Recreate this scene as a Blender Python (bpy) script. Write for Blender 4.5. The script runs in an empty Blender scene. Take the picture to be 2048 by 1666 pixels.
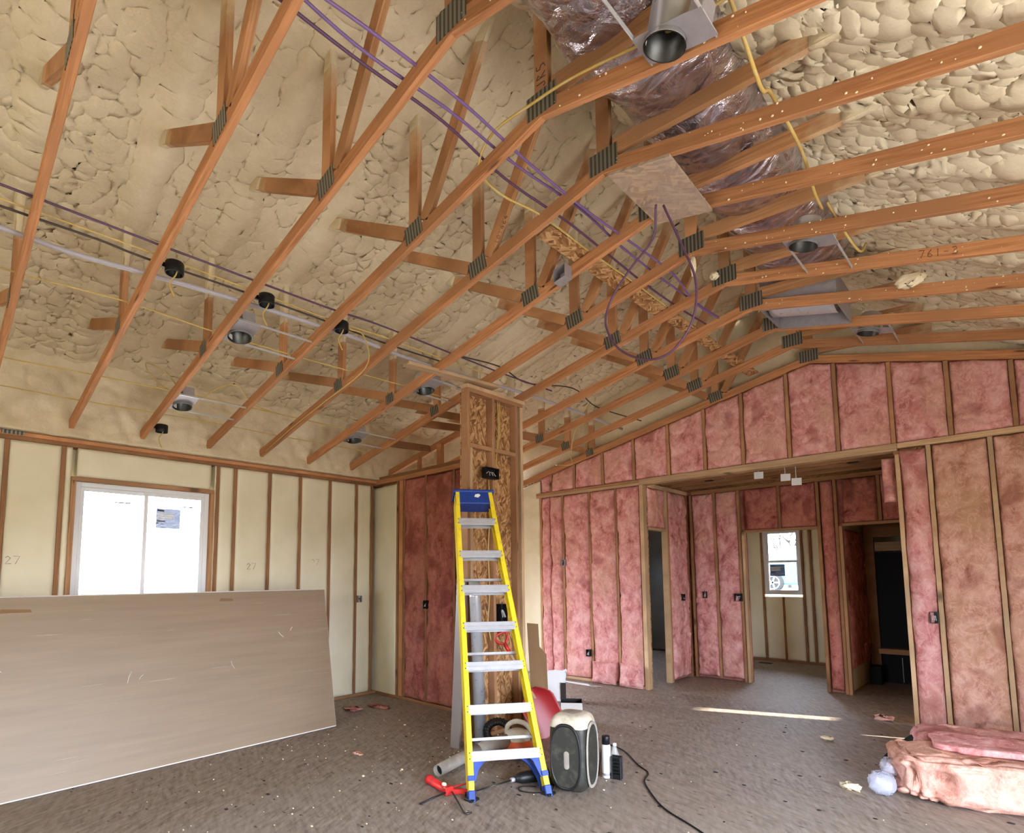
import bpy, bmesh, math, random
import numpy as np
from mathutils import Vector, Matrix

# ------------------------------------------------------------------ camera, sky, sun, exposure
scene = bpy.context.scene
COL = scene.collection
W, H = 2048, 1666
F_PX, PX, PY = 1117.14, 991.77, 1049.18
CAM = Vector((6.55, -1.4801, 1.5482))
YAW, PITCH, ROLL = -0.7662, 0.0935, -0.0088


def make_camera():
    cy, sy = math.cos(YAW), math.sin(YAW)
    cp, sp = math.cos(PITCH), math.sin(PITCH)
    f = Vector((sy * cp, cy * cp, sp))
    r = Vector((cy, -sy, 0))
    u = r.cross(f)
    c, s = math.cos(ROLL), math.sin(ROLL)
    r2 = r * c + u * s
    u2 = u * c - r * s
    cam = bpy.data.cameras.new('camera')
    cam.sensor_fit = 'HORIZONTAL'
    cam.sensor_width = 36.0
    cam.lens = F_PX / W * 36.0
    cam.shift_x = (W / 2 - PX) / W
    cam.shift_y = (PY - H / 2) / W
    cam.clip_start = 0.02
    o = bpy.data.objects.new('camera', cam)
    m = Matrix((r2, u2, -f)).transposed().to_4x4()
    m.translation = CAM
    o.matrix_world = m
    COL.objects.link(o)
    scene.camera = o


make_camera()

scene.view_settings.view_transform = 'Standard'
scene.view_settings.look = 'None'
scene.view_settings.gamma = 1.0
scene.view_settings.exposure = 0.04
scene.view_settings.use_curve_mapping = False
scene.cycles.max_bounces = 6
scene.cycles.diffuse_bounces = 4
scene.cycles.use_adaptive_sampling = True
scene.cycles.adaptive_threshold = 0.05
scene.cycles.glossy_bounces = 3
scene.cycles.transmission_bounces = 4
scene.cycles.transparent_max_bounces = 8
scene.cycles.sample_clamp_indirect = 6.0
scene.cycles.caustics_reflective = False
scene.cycles.caustics_refractive = False
scene.cycles.use_denoising = True


def lin(c):
    """8-bit sRGB triple to linear rgba"""
    out = []
    for v in c:
        v = v / 255.0
        out.append(v / 12.92 if v <= 0.04045 else ((v + 0.055) / 1.055) ** 2.4)
    return (out[0], out[1], out[2], 1.0)


SKY = 33.0


def make_world():
    w = bpy.data.worlds.new('daylight')
    scene.world = w
    w.use_nodes = True
    nt = w.node_tree
    nt.nodes.clear()
    out = nt.nodes.new('ShaderNodeOutputWorld')
    bg = nt.nodes.new('ShaderNodeBackground')
    tc = nt.nodes.new('ShaderNodeTexCoord')
    sep = nt.nodes.new('ShaderNodeSeparateXYZ')
    ramp = nt.nodes.new('ShaderNodeValToRGB')
    ramp.color_ramp.elements[0].position = 0.485
    ramp.color_ramp.elements[0].color = (0.29, 0.285, 0.28, 1)      # pale sunlit ground
    ramp.color_ramp.elements[1].position = 0.51
    ramp.color_ramp.elements[1].color = (0.83, 0.94, 1.14, 1)      # bright hazy sky
    mp = nt.nodes.new('ShaderNodeMapRange')
    mp.inputs['From Min'].default_value = -1
    nt.links.new(tc.outputs['Generated'], sep.inputs[0])
    nt.links.new(sep.outputs['Z'], mp.inputs['Value'])
    nt.links.new(mp.outputs[0], ramp.inputs[0])
    nt.links.new(ramp.outputs[0], bg.inputs['Color'])
    bg.inputs['Strength'].default_value = SKY
    nt.links.new(bg.outputs[0], out.inputs[0])


make_world()

SUN_DIR = Vector((-0.928, -0.371, -0.20)).normalized()


def make_sun():
    l = bpy.data.lights.new('sun', 'SUN')
    l.energy = 60.0
    l.angle = math.radians(0.53)
    l.color = (1.0, 0.93, 0.82)
    o = bpy.data.objects.new('sun', l)
    o.rotation_euler = SUN_DIR.to_track_quat('-Z', 'Y').to_euler()
    COL.objects.link(o)


make_sun()


def sky_portal(center, normal, sx, sy):
    """portal: guides the sampling of the sky through a real opening, gives no light of its own"""
    l = bpy.data.lights.new('sky_portal', 'AREA')
    l.shape = 'RECTANGLE'
    l.size, l.size_y = sx, sy
    l.energy = 1.0
    o = bpy.data.objects.new('sky_portal', l)
    o.location = center
    o.rotation_euler = Vector(normal).to_track_quat('-Z', 'Y').to_euler()
    COL.objects.link(o)
    l.cycles.is_portal = True


sky_portal((-0.16, 3.5, 1.02), (1, 0, 0), 0.6, 1.95)           # unseen opening added to brighten the alcove behind the column
# openings of the building: (centre, inward normal, width, height)
sky_portal((-0.16, 0.15, 1.87), (1, 0, 0), 1.2, 1.2)          # big window
sky_portal((8.56, 0.25, 1.08), (-1, 0, 0), 3.1, 2.1)           # wide glazed doors, shaded from the sun by an added outside wall
sky_portal((4.0, -4.16, 1.5), (0, 1, 0), 1.2, 1.2)            # unseen window added for fill behind the photographer
sky_portal((3.27, 9.51, 1.78), (0, -1, 0), 0.62, 1.14)        # bedroom window
sky_portal((-0.16, 8.0, 1.75), (1, 0, 0), 0.3, 0.3)            # unseen opening added to light the side room


# ------------------------------------------------------------------ numpy noise
def _hash(ix, iy, seed):
    h = (ix.astype(np.int64) * 374761393 + iy.astype(np.int64) * 668265263 + seed * 974634221) & 0xFFFFFFFF
    h = ((h ^ (h >> 13)) * 1274126177) & 0xFFFFFFFF
    return ((h ^ (h >> 16)) & 0xFFFF) / 65535.0


def vnoise(x, y, seed=0):
    ix, iy = np.floor(x), np.floor(y)
    fx, fy = x - ix, y - iy
    fx = fx * fx * (3 - 2 * fx)
    fy = fy * fy * (3 - 2 * fy)
    a, b = _hash(ix, iy, seed), _hash(ix + 1, iy, seed)
    c, d = _hash(ix, iy + 1, seed), _hash(ix + 1, iy + 1, seed)
    return (a * (1 - fx) + b * fx) * (1 - fy) + (c * (1 - fx) + d * fx) * fy


def fbm(x, y, octv=4, seed=0):
    s, a, t = 0, 1.0, 0
    for k in range(octv):
        s = s + a * vnoise(x * 2 ** k, y * 2 ** k, seed + k * 17)
        t += a
        a *= 0.5
    return s / t


def worley(x, y, seed=0):
    ix, iy = np.floor(x), np.floor(y)
    best = np.full(np.shape(x), 9.0)
    for dx in (-1, 0, 1):
        for dy in (-1, 0, 1):
            cx, cy = ix + dx, iy + dy
            px = cx + _hash(cx, cy, seed)
            py = cy + _hash(cx, cy, seed + 7)
            best = np.minimum(best, (px - x) ** 2 + (py - y) ** 2)
    return np.sqrt(best)


def lumps(x, y, size, seed):
    """rounded lumps, 0..1, about SIZE metres across"""
    wx = x + 0.35 * size * (fbm(x / size * 0.8, y / size * 0.8, 2, seed + 3) - 0.5) * 4
    wy = y + 0.35 * size * (fbm(x / size * 0.8 + 9, y / size * 0.8, 2, seed + 5) - 0.5) * 4
    d = worley(wx / size, wy / size, seed)
    return np.clip(1 - 1.1 * d * d, 0, 1)


def billow(x, y, freq, seed, octv=3):
    """puffy wrinkles with creases between, 0..1"""
    wx = x + 0.06 * (fbm(x * 5, y * 5, 2, seed + 2) - 0.5)
    wy = y + 0.06 * (fbm(x * 5 + 7, y * 5, 2, seed + 4) - 0.5)
    s, a, t = 0, 1.0, 0
    for k in range(octv):
        s = s + a * (np.sqrt((2 * vnoise(wx * freq * 2 ** k, wy * freq * 2 ** k, seed + 11 * k) - 1) ** 2 + 0.03) - 0.17)
        t += a
        a *= 0.5
    return s / t


# ------------------------------------------------------------------ mesh building
class MB:
    def __init__(self):
        self.v, self.f, self.uv, self.sm = [], [], [], []

    def face(self, idx, uvs, smooth=False):
        self.f.append(tuple(idx))
        self.uv.append(uvs)
        self.sm.append(smooth)

    def prism(self, pts, ext, axis=None):
        """flat polygon PTS swept by EXT; grain runs along AXIS"""
        pts = [Vector(p) for p in pts]
        ext = Vector(ext)
        ax = Vector(axis).normalized() if axis is not None else (pts[1] - pts[0]).normalized()
        n = ext.normalized()
        b = ax.cross(n)
        if b.length < 1e-4:
            b = ax.orthogonal()
        b.normalize()
        c = ax.cross(b)
        base = len(self.v)
        k = len(pts)
        allp = pts + [p + ext for p in pts]
        self.v += [tuple(p) for p in allp]
        area = sum((pts[i].cross(pts[(i + 1) % k]) for i in range(k)), Vector())
        flip = area.dot(ext) > 0
        off = random.random() * 20

        def uv(p):
            return (p.dot(ax) + off, p.dot(b) + p.dot(c) * 1.0 + off)
        a = list(range(k))
        t = [i + k for i in range(k)]
        faces = [a[::-1] if flip else a, t if flip else t[::-1]]
        for i in range(k):
            j = (i + 1) % k
            q = [i, j, j + k, i + k]
            faces.append(q if flip else q[::-1])
        for q in faces:
            self.face([base + i for i in q], [uv(allp[i]) for i in q])
        return self

    def bar(self, p0, p1, w, h, up=(0, 0, 1)):
        """board from P0 to P1, W across and H along UP"""
        p0, p1 = Vector(p0), Vector(p1)
        a = (p1 - p0).normalized()
        u = Vector(up)
        s = a.cross(u)
        if s.length < 1e-4:
            s = a.orthogonal()
        s.normalize()
        u = s.cross(a).normalized()
        s, u = s * (w / 2), u * (h / 2)
        return self.prism([p0 - s - u, p0 + s - u, p0 + s + u, p0 - s + u], p1 - p0, a)

    def box(self, lo, hi, axis=None):
        lo, hi = Vector(lo), Vector(hi)
        d = hi - lo
        if axis is None:
            axis = max(((d[i], i) for i in range(3)))[1]
            axis = [(1, 0, 0), (0, 1, 0), (0, 0, 1)][axis]
        return self.prism([(lo.x, lo.y, lo.z), (hi.x, lo.y, lo.z), (hi.x, hi.y, lo.z), (lo.x, hi.y, lo.z)], (0, 0, d.z), axis)

    def grid(self, P, smooth=True, uv=None, closed_u=False, closed_v=False, flip=False):
        """P: array (n, m, 3)"""
        P = np.asarray(P)
        n, m = P.shape[:2]
        base = len(self.v)
        self.v += [tuple(p) for p in P.reshape(-1, 3)]
        for i in range(n if closed_u else n - 1):
            i2 = (i + 1) % n
            for j in range(m if closed_v else m - 1):
                j2 = (j + 1) % m
                q = [base + i * m + j, base + i2 * m + j, base + i2 * m + j2, base + i * m + j2]
                if uv is None:
                    t = [(i / n, j / m), ((i + 1) / n, j / m), ((i + 1) / n, (j + 1) / m), (i / n, (j + 1) / m)]
                else:
                    t = [tuple(uv[i, j]), tuple(uv[i2, j]), tuple(uv[i2, j2]), tuple(uv[i, j2])]
                if flip:
                    q, t = q[::-1], t[::-1]
                self.face(q, t, smooth)
        return base

    def relief(self, O, U, V, N, lu, lv, step, hfun, back):
        """closed slab: front surface O + u U + v V + h(u,v) N, back at -BACK along N. LV may be a function of u."""
        O, U, V, N = (np.array(a, float) for a in (O, U, V, N))
        nu = max(3, int(round(lu / step)) + 1)
        us = np.linspace(0, lu, nu)
        lvs = lv(us) if callable(lv) else np.full(nu, float(lv))
        nv = max(3, int(round(lvs.max() / step)) + 1)
        s = np.linspace(0, 1, nv)
        u = us[:, None] * np.ones(nv)[None]
        v = lvs[:, None] * s[None]
        eu = np.minimum(u, lu - u)
        ev = np.minimum(v, lvs[:, None] - v)
        h = hfun(u, v, eu, ev)
        P = O + u[..., None] * U + v[..., None] * V + h[..., None] * N
        flip = np.dot(np.cross(U, V), N) < 0
        b = self.grid(P, True, np.stack([u, v], -1), flip=flip)
        B = O + u[..., None] * U + v[..., None] * V - back * N
        ring = [(i, 0) for i in range(nu)] + [(nu - 1, j) for j in range(1, nv)] + [(i, nv - 1) for i in range(nu - 2, -1, -1)] + [(0, j) for j in range(nv - 2, 0, -1)]
        bb = len(self.v)
        for (i, j) in ring:
            self.v.append(tuple(B[i, j]))
        k = len(ring)
        for t in range(k):
            t2 = (t + 1) % k
            a1, a2 = b + ring[t][0] * nv + ring[t][1], b + ring[t2][0] * nv + ring[t2][1]
            q = [a2, a1, bb + t, bb + t2]
            uvq = [(0, 0), (0.02, 0), (0.02, 0.02), (0, 0.02)]
            if flip:
                q = q[::-1]
            self.face(q, uvq)
        q = [bb + t for t in range(k)]
        self.face(q if flip else q[::-1], [(0, 0)] * k)
        return self

    def tube(self, path, r, n=8, cap=True, smooth=True):
        path = [Vector(p) for p in path]
        rs = r if isinstance(r, (list, tuple)) else [r] * len(path)
        t = (path[1] - path[0]).normalized()
        nrm = t.orthogonal().normalized()
        rings = []
        L = 0
        base = len(self.v)
        Ls = []
        for i, p in enumerate(path):
            if i == 0:
                t2 = (path[1] - path[0]).normalized()
            elif i == len(path) - 1:
                t2 = (path[-1] - path[-2]).normalized()
            else:
                t2 = ((path[i + 1] - p).normalized() + (p - path[i - 1]).normalized()).normalized()
            q = t.rotation_difference(t2)
            nrm = (q @ nrm)
            nrm = (nrm - t2 * nrm.dot(t2)).normalized()
            t = t2
            b = t.cross(nrm)
            if i:
                L += (p - path[i - 1]).length
            Ls.append(L)
            for k in range(n):
                a = 2 * math.pi * k / n
                self.v.append(tuple(p + (nrm * math.cos(a) + b * math.sin(a)) * rs[i]))
        for i in range(len(path) - 1):
            for k in range(n):
                k2 = (k + 1) % n
                self.face([base + i * n + k, base + i * n + k2, base + (i + 1) * n + k2, base + (i + 1) * n + k],
                          [(Ls[i], k / n), (Ls[i], (k + 1) / n), (Ls[i + 1], (k + 1) / n), (Ls[i + 1], k / n)], smooth)
        if cap:
            self.face([base + k for k in range(n)][::-1], [(0, 0)] * n)
            e = base + (len(path) - 1) * n
            self.face([e + k for k in range(n)], [(0, 0)] * n)
        return self

    def lathe(self, prof, c=(0, 0, 0), axis=(0, 0, 1), n=28, smooth=True):
        """PROF: [(radius, height)], turned about AXIS through C"""
        ax = Vector(axis).normalized()
        s = ax.orthogonal().normalized()
        b = ax.cross(s)
        c = Vector(c)
        base = len(self.v)
        for (r, z) in prof:
            for k in range(n):
                a = 2 * math.pi * k / n
                self.v.append(tuple(c + ax * z + (s * math.cos(a) + b * math.sin(a)) * max(r, 1e-4)))
        for i in range(len(prof) - 1):
            for k in range(n):
                k2 = (k + 1) % n
                self.face([base + i * n + k, base + i * n + k2, base + (i + 1) * n + k2, base + (i + 1) * n + k],
                          [(k / n, prof[i][1]), ((k + 1) / n, prof[i][1]), ((k + 1) / n, prof[i + 1][1]), (k / n, prof[i + 1][1])], smooth)
        return self

    def superbox(self, c, half, e=0.35, nu=40, nv=28, axes=None):
        """box with well rounded edges"""
        c = np.array(c, float)
        th = np.linspace(-math.pi, math.pi, nu, endpoint=False)
        ph = np.linspace(-math.pi / 2, math.pi / 2, nv)

        def sp(a, p):
            return np.sign(a) * np.abs(a) ** p
        X = sp(np.cos(ph), e)[None] * sp(np.cos(th), e)[:, None]
        Y = sp(np.cos(ph), e)[None] * sp(np.sin(th), e)[:, None]
        Z = np.ones(nu)[:, None] * sp(np.sin(ph), e)[None]
        A = np.array(axes if axes is not None else np.eye(3), float)
        P = c + X[..., None] * half[0] * A[0] + Y[..., None] * half[1] * A[1] + Z[..., None] * half[2] * A[2]
        self.grid(P, True, closed_u=True)
        return self

    def build(self, name, mat, parent=None, origin=None, bevel=0.0, auto=None):
        if origin is None:
            if parent is not None:
                origin = Vector((0, 0, 0))
                q = parent
                while q is not None:
                    origin = origin + q.location
                    q = q.parent
                loc = Vector((0, 0, 0))
            else:
                a = np.array(self.v)
                lo, hi = a.min(0), a.max(0)
                origin = Vector(((lo[0] + hi[0]) / 2, (lo[1] + hi[1]) / 2, lo[2]))
                loc = origin
        else:
            origin = Vector(origin)
            loc = origin if parent is None else Vector((0, 0, 0))
        me = bpy.data.meshes.new(name)
        vv = np.array(self.v) - np.array(origin)
        me.from_pydata(vv.tolist(), [], self.f)
        me.uv_layers.new(name='UVMap')
        flat = [c for uvs in self.uv for p in uvs for c in p]
        me.uv_layers[0].data.foreach_set('uv', flat)
        me.polygons.foreach_set('use_smooth', self.sm)
        for m in (mat if isinstance(mat, (list, tuple)) else [mat]):
            me.materials.append(m)
        me.update()
        o = bpy.data.objects.new(name, me)
        COL.objects.link(o)
        o.location = loc
        if parent is not None:
            o.parent = parent
        if bevel:
            b = o.modifiers.new('edges', 'BEVEL')
            b.width = bevel
            b.segments = 1
            b.limit_method = 'ANGLE'
        return o


def tag(o, label, cat, group=None, kind=None):
    o['label'] = label
    o['category'] = cat
    if group:
        o['group'] = group
    if kind:
        o['kind'] = kind
    return o


def struct(o, label=None):
    o['kind'] = 'structure'
    return o


def empty(name, loc, label, cat, group=None):
    o = bpy.data.objects.new(name, None)
    o.empty_display_size = 0.1
    COL.objects.link(o)
    o.location = loc
    return tag(o, label, cat, group)


def smooth_path(pts, k=6):
    pts = [Vector(p) for p in pts]
    q = [pts[0] * 2 - pts[1]] + pts + [pts[-1] * 2 - pts[-2]]
    out = []
    for i in range(1, len(q) - 2):
        for j in range(k):
            t = j / k
            p0, p1, p2, p3 = q[i - 1], q[i], q[i + 1], q[i + 2]
            out.append(0.5 * ((2 * p1) + (p2 - p0) * t + (2 * p0 - 5 * p1 + 4 * p2 - p3) * t * t + (3 * p1 - p0 - 3 * p2 + p3) * t ** 3))
    out.append(pts[-1])
    return out


def nth(i):
    return ['first', 'second', 'third', 'fourth', 'fifth', 'sixth', 'seventh', 'eighth', 'ninth', 'tenth', 'eleventh', 'twelfth', 'thirteenth', 'fourteenth', 'fifteenth', 'sixteenth', 'seventeenth', 'eighteenth', 'nineteenth', 'twentieth', 'twenty-first', 'twenty-second', 'twenty-third', 'twenty-fourth', 'twenty-fifth', 'twenty-sixth'][i]


# ------------------------------------------------------------------ materials
class NT:
    def __init__(self, name):
        self.m = bpy.data.materials.new(name)
        self.m.use_nodes = True
        self.t = self.m.node_tree
        self.t.nodes.clear()
        self.out = self.t.nodes.new('ShaderNodeOutputMaterial')
        self.b = self.t.nodes.new('ShaderNodeBsdfPrincipled')
        self.t.links.new(self.b.outputs[0], self.out.inputs['Surface'])

    def n(self, kind, **kw):
        x = self.t.nodes.new(kind)
        for k, v in kw.items():
            if hasattr(x, k) and not isinstance(v, tuple) and k not in x.inputs:
                setattr(x, k, v)
            else:
                x.inputs[k].default_value = v
        return x

    def l(self, a, b):
        self.t.links.new(a, b)

    def set(self, **kw):
        for k, v in kw.items():
            self.b.inputs[k.replace('_', ' ')].default_value = v
        return self

    def coord(self, which='Object', scale=(1, 1, 1), rand=False):
        tc = self.n('ShaderNodeTexCoord')
        mp = self.n('ShaderNodeMapping')
        mp.inputs['Scale'].default_value = scale
        self.l(tc.outputs[which], mp.inputs['Vector'])
        if rand:
            oi = self.n('ShaderNodeObjectInfo')
            mu = self.n('ShaderNodeMath', operation='MULTIPLY')
            mu.inputs[1].default_value = 37.0
            self.l(oi.outputs['Random'], mu.inputs[0])
            cb = self.n('ShaderNodeCombineXYZ')
            for i in range(3):
                self.l(mu.outputs[0], cb.inputs[i])
            self.l(cb.outputs[0], mp.inputs['Location'])
        return mp.outputs[0]

    def noise(self, vec, scale, detail=4, rough=0.55, dist=0.0):
        x = self.n('ShaderNodeTexNoise')
        x.inputs['Scale'].default_value = scale
        x.inputs['Detail'].default_value = detail
        x.inputs['Roughness'].default_value = rough
        x.inputs['Distortion'].default_value = dist
        self.l(vec, x.inputs['Vector'])
        return x

    def ramp(self, fac, stops):
        r = self.n('ShaderNodeValToRGB')
        e = r.color_ramp.elements
        while len(e) < len(stops):
            e.new(0.5)
        for i, (p, c) in enumerate(stops):
            e[i].position = p
            e[i].color = c if len(c) == 4 else lin(c)
        self.l(fac, r.inputs[0])
        return r.outputs[0]

    def mix(self, fac, a, b, mode='MIX'):
        x = self.n('ShaderNodeMix', data_type='RGBA', blend_type=mode)
        if isinstance(fac, (int, float)):
            x.inputs[0].default_value = fac
        else:
            self.l(fac, x.inputs[0])
        for s, i in ((a, 6), (b, 7)):
            if isinstance(s, tuple):
                x.inputs[i].default_value = s if len(s) == 4 else lin(s)
            else:
                self.l(s, x.inputs[i])
        return x.outputs[2]

    def bump(self, h, strength, dist=0.01):
        x = self.n('ShaderNodeBump')
        x.inputs['Strength'].default_value = strength
        x.inputs['Distance'].default_value = dist
        self.l(h, x.inputs['Height'])
        self.l(x.outputs[0], self.b.inputs['Normal'])
        return x

    def color(self, sock):
        self.l(sock, self.b.inputs['Base Color'])


def plain(name, c, rough=0.6, metal=0.0, spec=0.4, dirt=None):
    k = NT(name)
    k.set(Roughness=rough, Metallic=metal, Specular_IOR_Level=spec)
    if dirt is None:
        k.b.inputs['Base Color'].default_value = lin(c)
    else:
        v = k.coord('Object')
        nz = k.noise(v, 14, 5, 0.65)
        fac = k.ramp(nz.outputs['Fac'], [(0.5, (0, 0, 0, 1)), (0.72, (1, 1, 1, 1))])
        k.color(k.mix(fac, c, dirt))
    return k.m


def wood(name, light, dark, knots=True, rough=0.72, spray=None):
    k = NT(name)
    k.set(Roughness=rough, Specular_IOR_Level=0.25)
    v = k.coord('UV', (1.6, 34, 1), rand=True)
    g = k.noise(v, 1.5, 4, 0.6, 0.5)
    col = k.ramp(g.outputs['Fac'], [(0.3, dark), (0.62, light)])
    v2 = k.coord('UV', (1, 1, 1), rand=True)
    big = k.noise(v2, 2.2, 1, 0.5)
    oi = k.n('ShaderNodeObjectInfo')
    hs = k.n('ShaderNodeHueSaturation')
    mr = k.n('ShaderNodeMapRange')
    mr.inputs['To Min'].default_value = 0.84
    mr.inputs['To Max'].default_value = 1.12
    k.l(oi.outputs['Random'], mr.inputs['Value'])
    k.l(mr.outputs[0], hs.inputs['Value'])
    k.l(k.mix(k.ramp(big.outputs['Fac'], [(0.45, (0, 0, 0, 1)), (0.7, (1, 1, 1, 1))]), col, tuple(int(c * 0.86) for c in light)), hs.inputs['Color'])
    c = hs.outputs['Color']
    if knots:
        v3 = k.coord('UV', (1.7, 9, 1), rand=True)
        vo = k.n('ShaderNodeTexVoronoi', feature='F1')
        vo.inputs['Scale'].default_value = 1.0
        k.l(v3, vo.inputs['Vector'])
        c = k.mix(k.ramp(vo.outputs['Distance'], [(0.05, (0.8, 0.8, 0.8, 1)), (0.13, (0, 0, 0, 1))]), c, tuple(int(x * 0.5) for x in dark))
    if spray:
        at = k.n('ShaderNodeAttribute', attribute_name='roof_distance')
        nz = k.noise(k.coord('Object'), 9, 4, 0.6)
        ms = k.n('ShaderNodeMath', operation='MULTIPLY_ADD')
        ms.inputs[1].default_value = 0.45
        k.l(nz.outputs['Fac'], ms.inputs[0])
        k.l(at.outputs['Fac'], ms.inputs[2])
        c = k.mix(k.ramp(ms.outputs[0], [(0.42, (1, 1, 1, 1)), (0.78, (0, 0, 0, 1))]), c, spray)
    k.color(c)
    k.bump(g.outputs['Fac'], 0.25, 0.002)
    return k.m


def osb(name, tint=1.0, coord='UV', sc=1.0, dirty=0.0):
    k = NT(name)
    k.set(Roughness=0.8, Specular_IOR_Level=0.2)
    v = k.coord(coord, (sc, sc, sc))
    warp = k.noise(v, 4, 2)
    vv = k.n('ShaderNodeVectorMath', operation='ADD')
    k.l(v, vv.inputs[0])
    sc_ = k.n('ShaderNodeVectorMath', operation='SCALE')
    sc_.inputs['Scale'].default_value = 0.06
    k.l(warp.outputs['Color'], sc_.inputs[0])
    k.l(sc_.outputs[0], vv.inputs[1])
    cols = []
    for i, rot in enumerate((0.5, -0.9)):
        m0 = k.n('ShaderNodeMapping')
        m0.inputs['Rotation'].default_value = (0.1, 0.2, rot)
        k.l(vv.outputs[0], m0.inputs['Vector'])
        mp = k.n('ShaderNodeMapping')
        mp.inputs['Scale'].default_value = (13, 48, 30)
        k.l(m0.outputs[0], mp.inputs['Vector'])
        vo = k.n('ShaderNodeTexVoronoi', feature='F1')
        vo.inputs['Scale'].default_value = 1.0
        k.l(mp.outputs[0], vo.inputs['Vector'])
        sp = k.n('ShaderNodeSeparateColor')
        k.l(vo.outputs['Color'], sp.inputs[0])
        cols.append((sp, vo))
    sel = k.noise(v, 9, 1)
    t = tint
    stops = [(0.0, (112 * t, 76 * t, 46 * t)), (0.35, (156 * t, 112 * t, 70 * t)), (0.7, (188 * t, 144 * t, 98 * t)), (1.0, (206 * t, 166 * t, 120 * t))]
    a = k.ramp(cols[0][0].outputs[0], stops)
    b = k.ramp(cols[1][0].outputs[1], stops)
    c = k.mix(k.ramp(sel.outputs['Fac'], [(0.48, (0, 0, 0, 1)), (0.52, (1, 1, 1, 1))]), a, b)
    if dirty:
        d = k.noise(v, 2.0, 6, 0.7)
        c = k.mix(k.ramp(d.outputs['Fac'], [(0.35, (dirty, dirty, dirty, 1)), (0.75, (0.35, 0.35, 0.35, 1))]), c, (172, 158, 146))
    k.color(c)
    k.bump(cols[0][1].outputs['Distance'], 0.35, 0.003)
    return k.m


def foam_mat(name, light, dark, scale=20, strength=0.5, dist=0.012):
    k = NT(name)
    k.set(Roughness=0.55, Specular_IOR_Level=0.35)
    v = k.coord('Object')
    big = k.noise(v, 1.1, 2, 0.6)
    mid = k.noise(v, scale * 0.6, 3, 0.6)
    mm = k.n('ShaderNodeMath', operation='MULTIPLY_ADD')
    mm.inputs[1].default_value = 0.45
    k.l(mid.outputs['Fac'], mm.inputs[0])
    k.l(big.outputs['Fac'], mm.inputs[2])
    k.color(k.ramp(mm.outputs[0], [(0.48, dark), (0.9, light)]))
    fine = k.noise(v, scale * 1.7, 2, 0.55, 0.6)
    k.bump(fine.outputs['Fac'], strength, dist)
    return k.m


def batt_mat(name, deep, mid_, light, tan):
    k = NT(name)
    k.set(Roughness=0.95, Specular_IOR_Level=0.1)
    v = k.coord('Object', (1, 1, 0.75), rand=True)
    a = k.noise(v, 7, 6, 0.68, 0.4)
    c = k.ramp(a.outputs['Fac'], [(0.30, deep), (0.46, mid_), (0.66, light)])
    b = k.noise(v, 2.1, 2, 0.6)
    c = k.mix(k.ramp(b.outputs['Fac'], [(0.47, (0, 0, 0, 1)), (0.72, (0.75, 0.75, 0.75, 1))]), c, tan)
    f = k.noise(v, 10, 3, 0.6, 1.0)
    c = k.mix(k.ramp(f.outputs['Fac'], [(0.465, (0, 0, 0, 1)), (0.495, (0.35, 0.35, 0.35, 1)), (0.505, (0.35, 0.35, 0.35, 1)), (0.535, (0, 0, 0, 1))]), c, tuple(min(255, int(x * 1.08)) for x in light))
    g = k.noise(v, 3.3, 1, 0.5)
    c = k.mix(k.ramp(g.outputs['Fac'], [(0.30, (0.6, 0.6, 0.6, 1)), (0.40, (0, 0, 0, 1))]), c, deep)
    k.color(c)
    k.bump(a.outputs['Fac'], 0.9, 0.014)
    return k.m


def metal(name, c, rough=0.35, var=0.12, met=1.0):
    k = NT(name)
    k.set(Metallic=met)
    v = k.coord('Object')
    nz = k.noise(v, 18, 3, 0.6)
    k.color(k.ramp(nz.outputs['Fac'], [(0.3, tuple(int(x * (1 - var)) for x in c)), (0.7, c)]))
    mr = k.n('ShaderNodeMapRange')
    mr.inputs['To Min'].default_value = rough * 0.7
    mr.inputs['To Max'].default_value = rough * 1.3
    k.l(nz.outputs['Fac'], mr.inputs['Value'])
    k.l(mr.outputs[0], k.b.inputs['Roughness'])
    return k.m


def foil_mat():
    k = NT('foil_duct_jacket')
    k.set(Metallic=0.9, Roughness=0.16)
    v = k.coord('Object', (1, 1.3, 1))
    a = k.noise(v, 4, 5, 0.6, 1.5)
    k.color(k.ramp(a.outputs['Fac'], [(0.3, (150, 136, 148)), (0.65, (226, 218, 224))]))
    vo = k.n('ShaderNodeTexVoronoi', feature='DISTANCE_TO_EDGE')
    vo.inputs['Scale'].default_value = 7
    k.l(v, vo.inputs['Vector'])
    s = k.n('ShaderNodeMath', operation='ADD')
    k.l(a.outputs['Fac'], s.inputs[0])
    k.l(vo.outputs['Distance'], s.inputs[1])
    k.bump(s.outputs[0], 0.85, 0.03)
    return k.m


def plate_mat():
    k = NT('gusset_steel')
    k.set(Metallic=0.75, Roughness=0.5)
    v = k.coord('UV', (1, 1, 1))
    w = k.n('ShaderNodeTexWave', wave_type='BANDS', bands_direction='X')
    w.inputs['Scale'].default_value = 11.0
    k.l(v, w.inputs['Vector'])
    k.color(k.ramp(w.outputs['Fac'], [(0.3, (92, 90, 80)), (0.65, (150, 148, 136))]))
    k.bump(w.outputs['Fac'], 0.9, 0.004)
    return k.m


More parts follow.
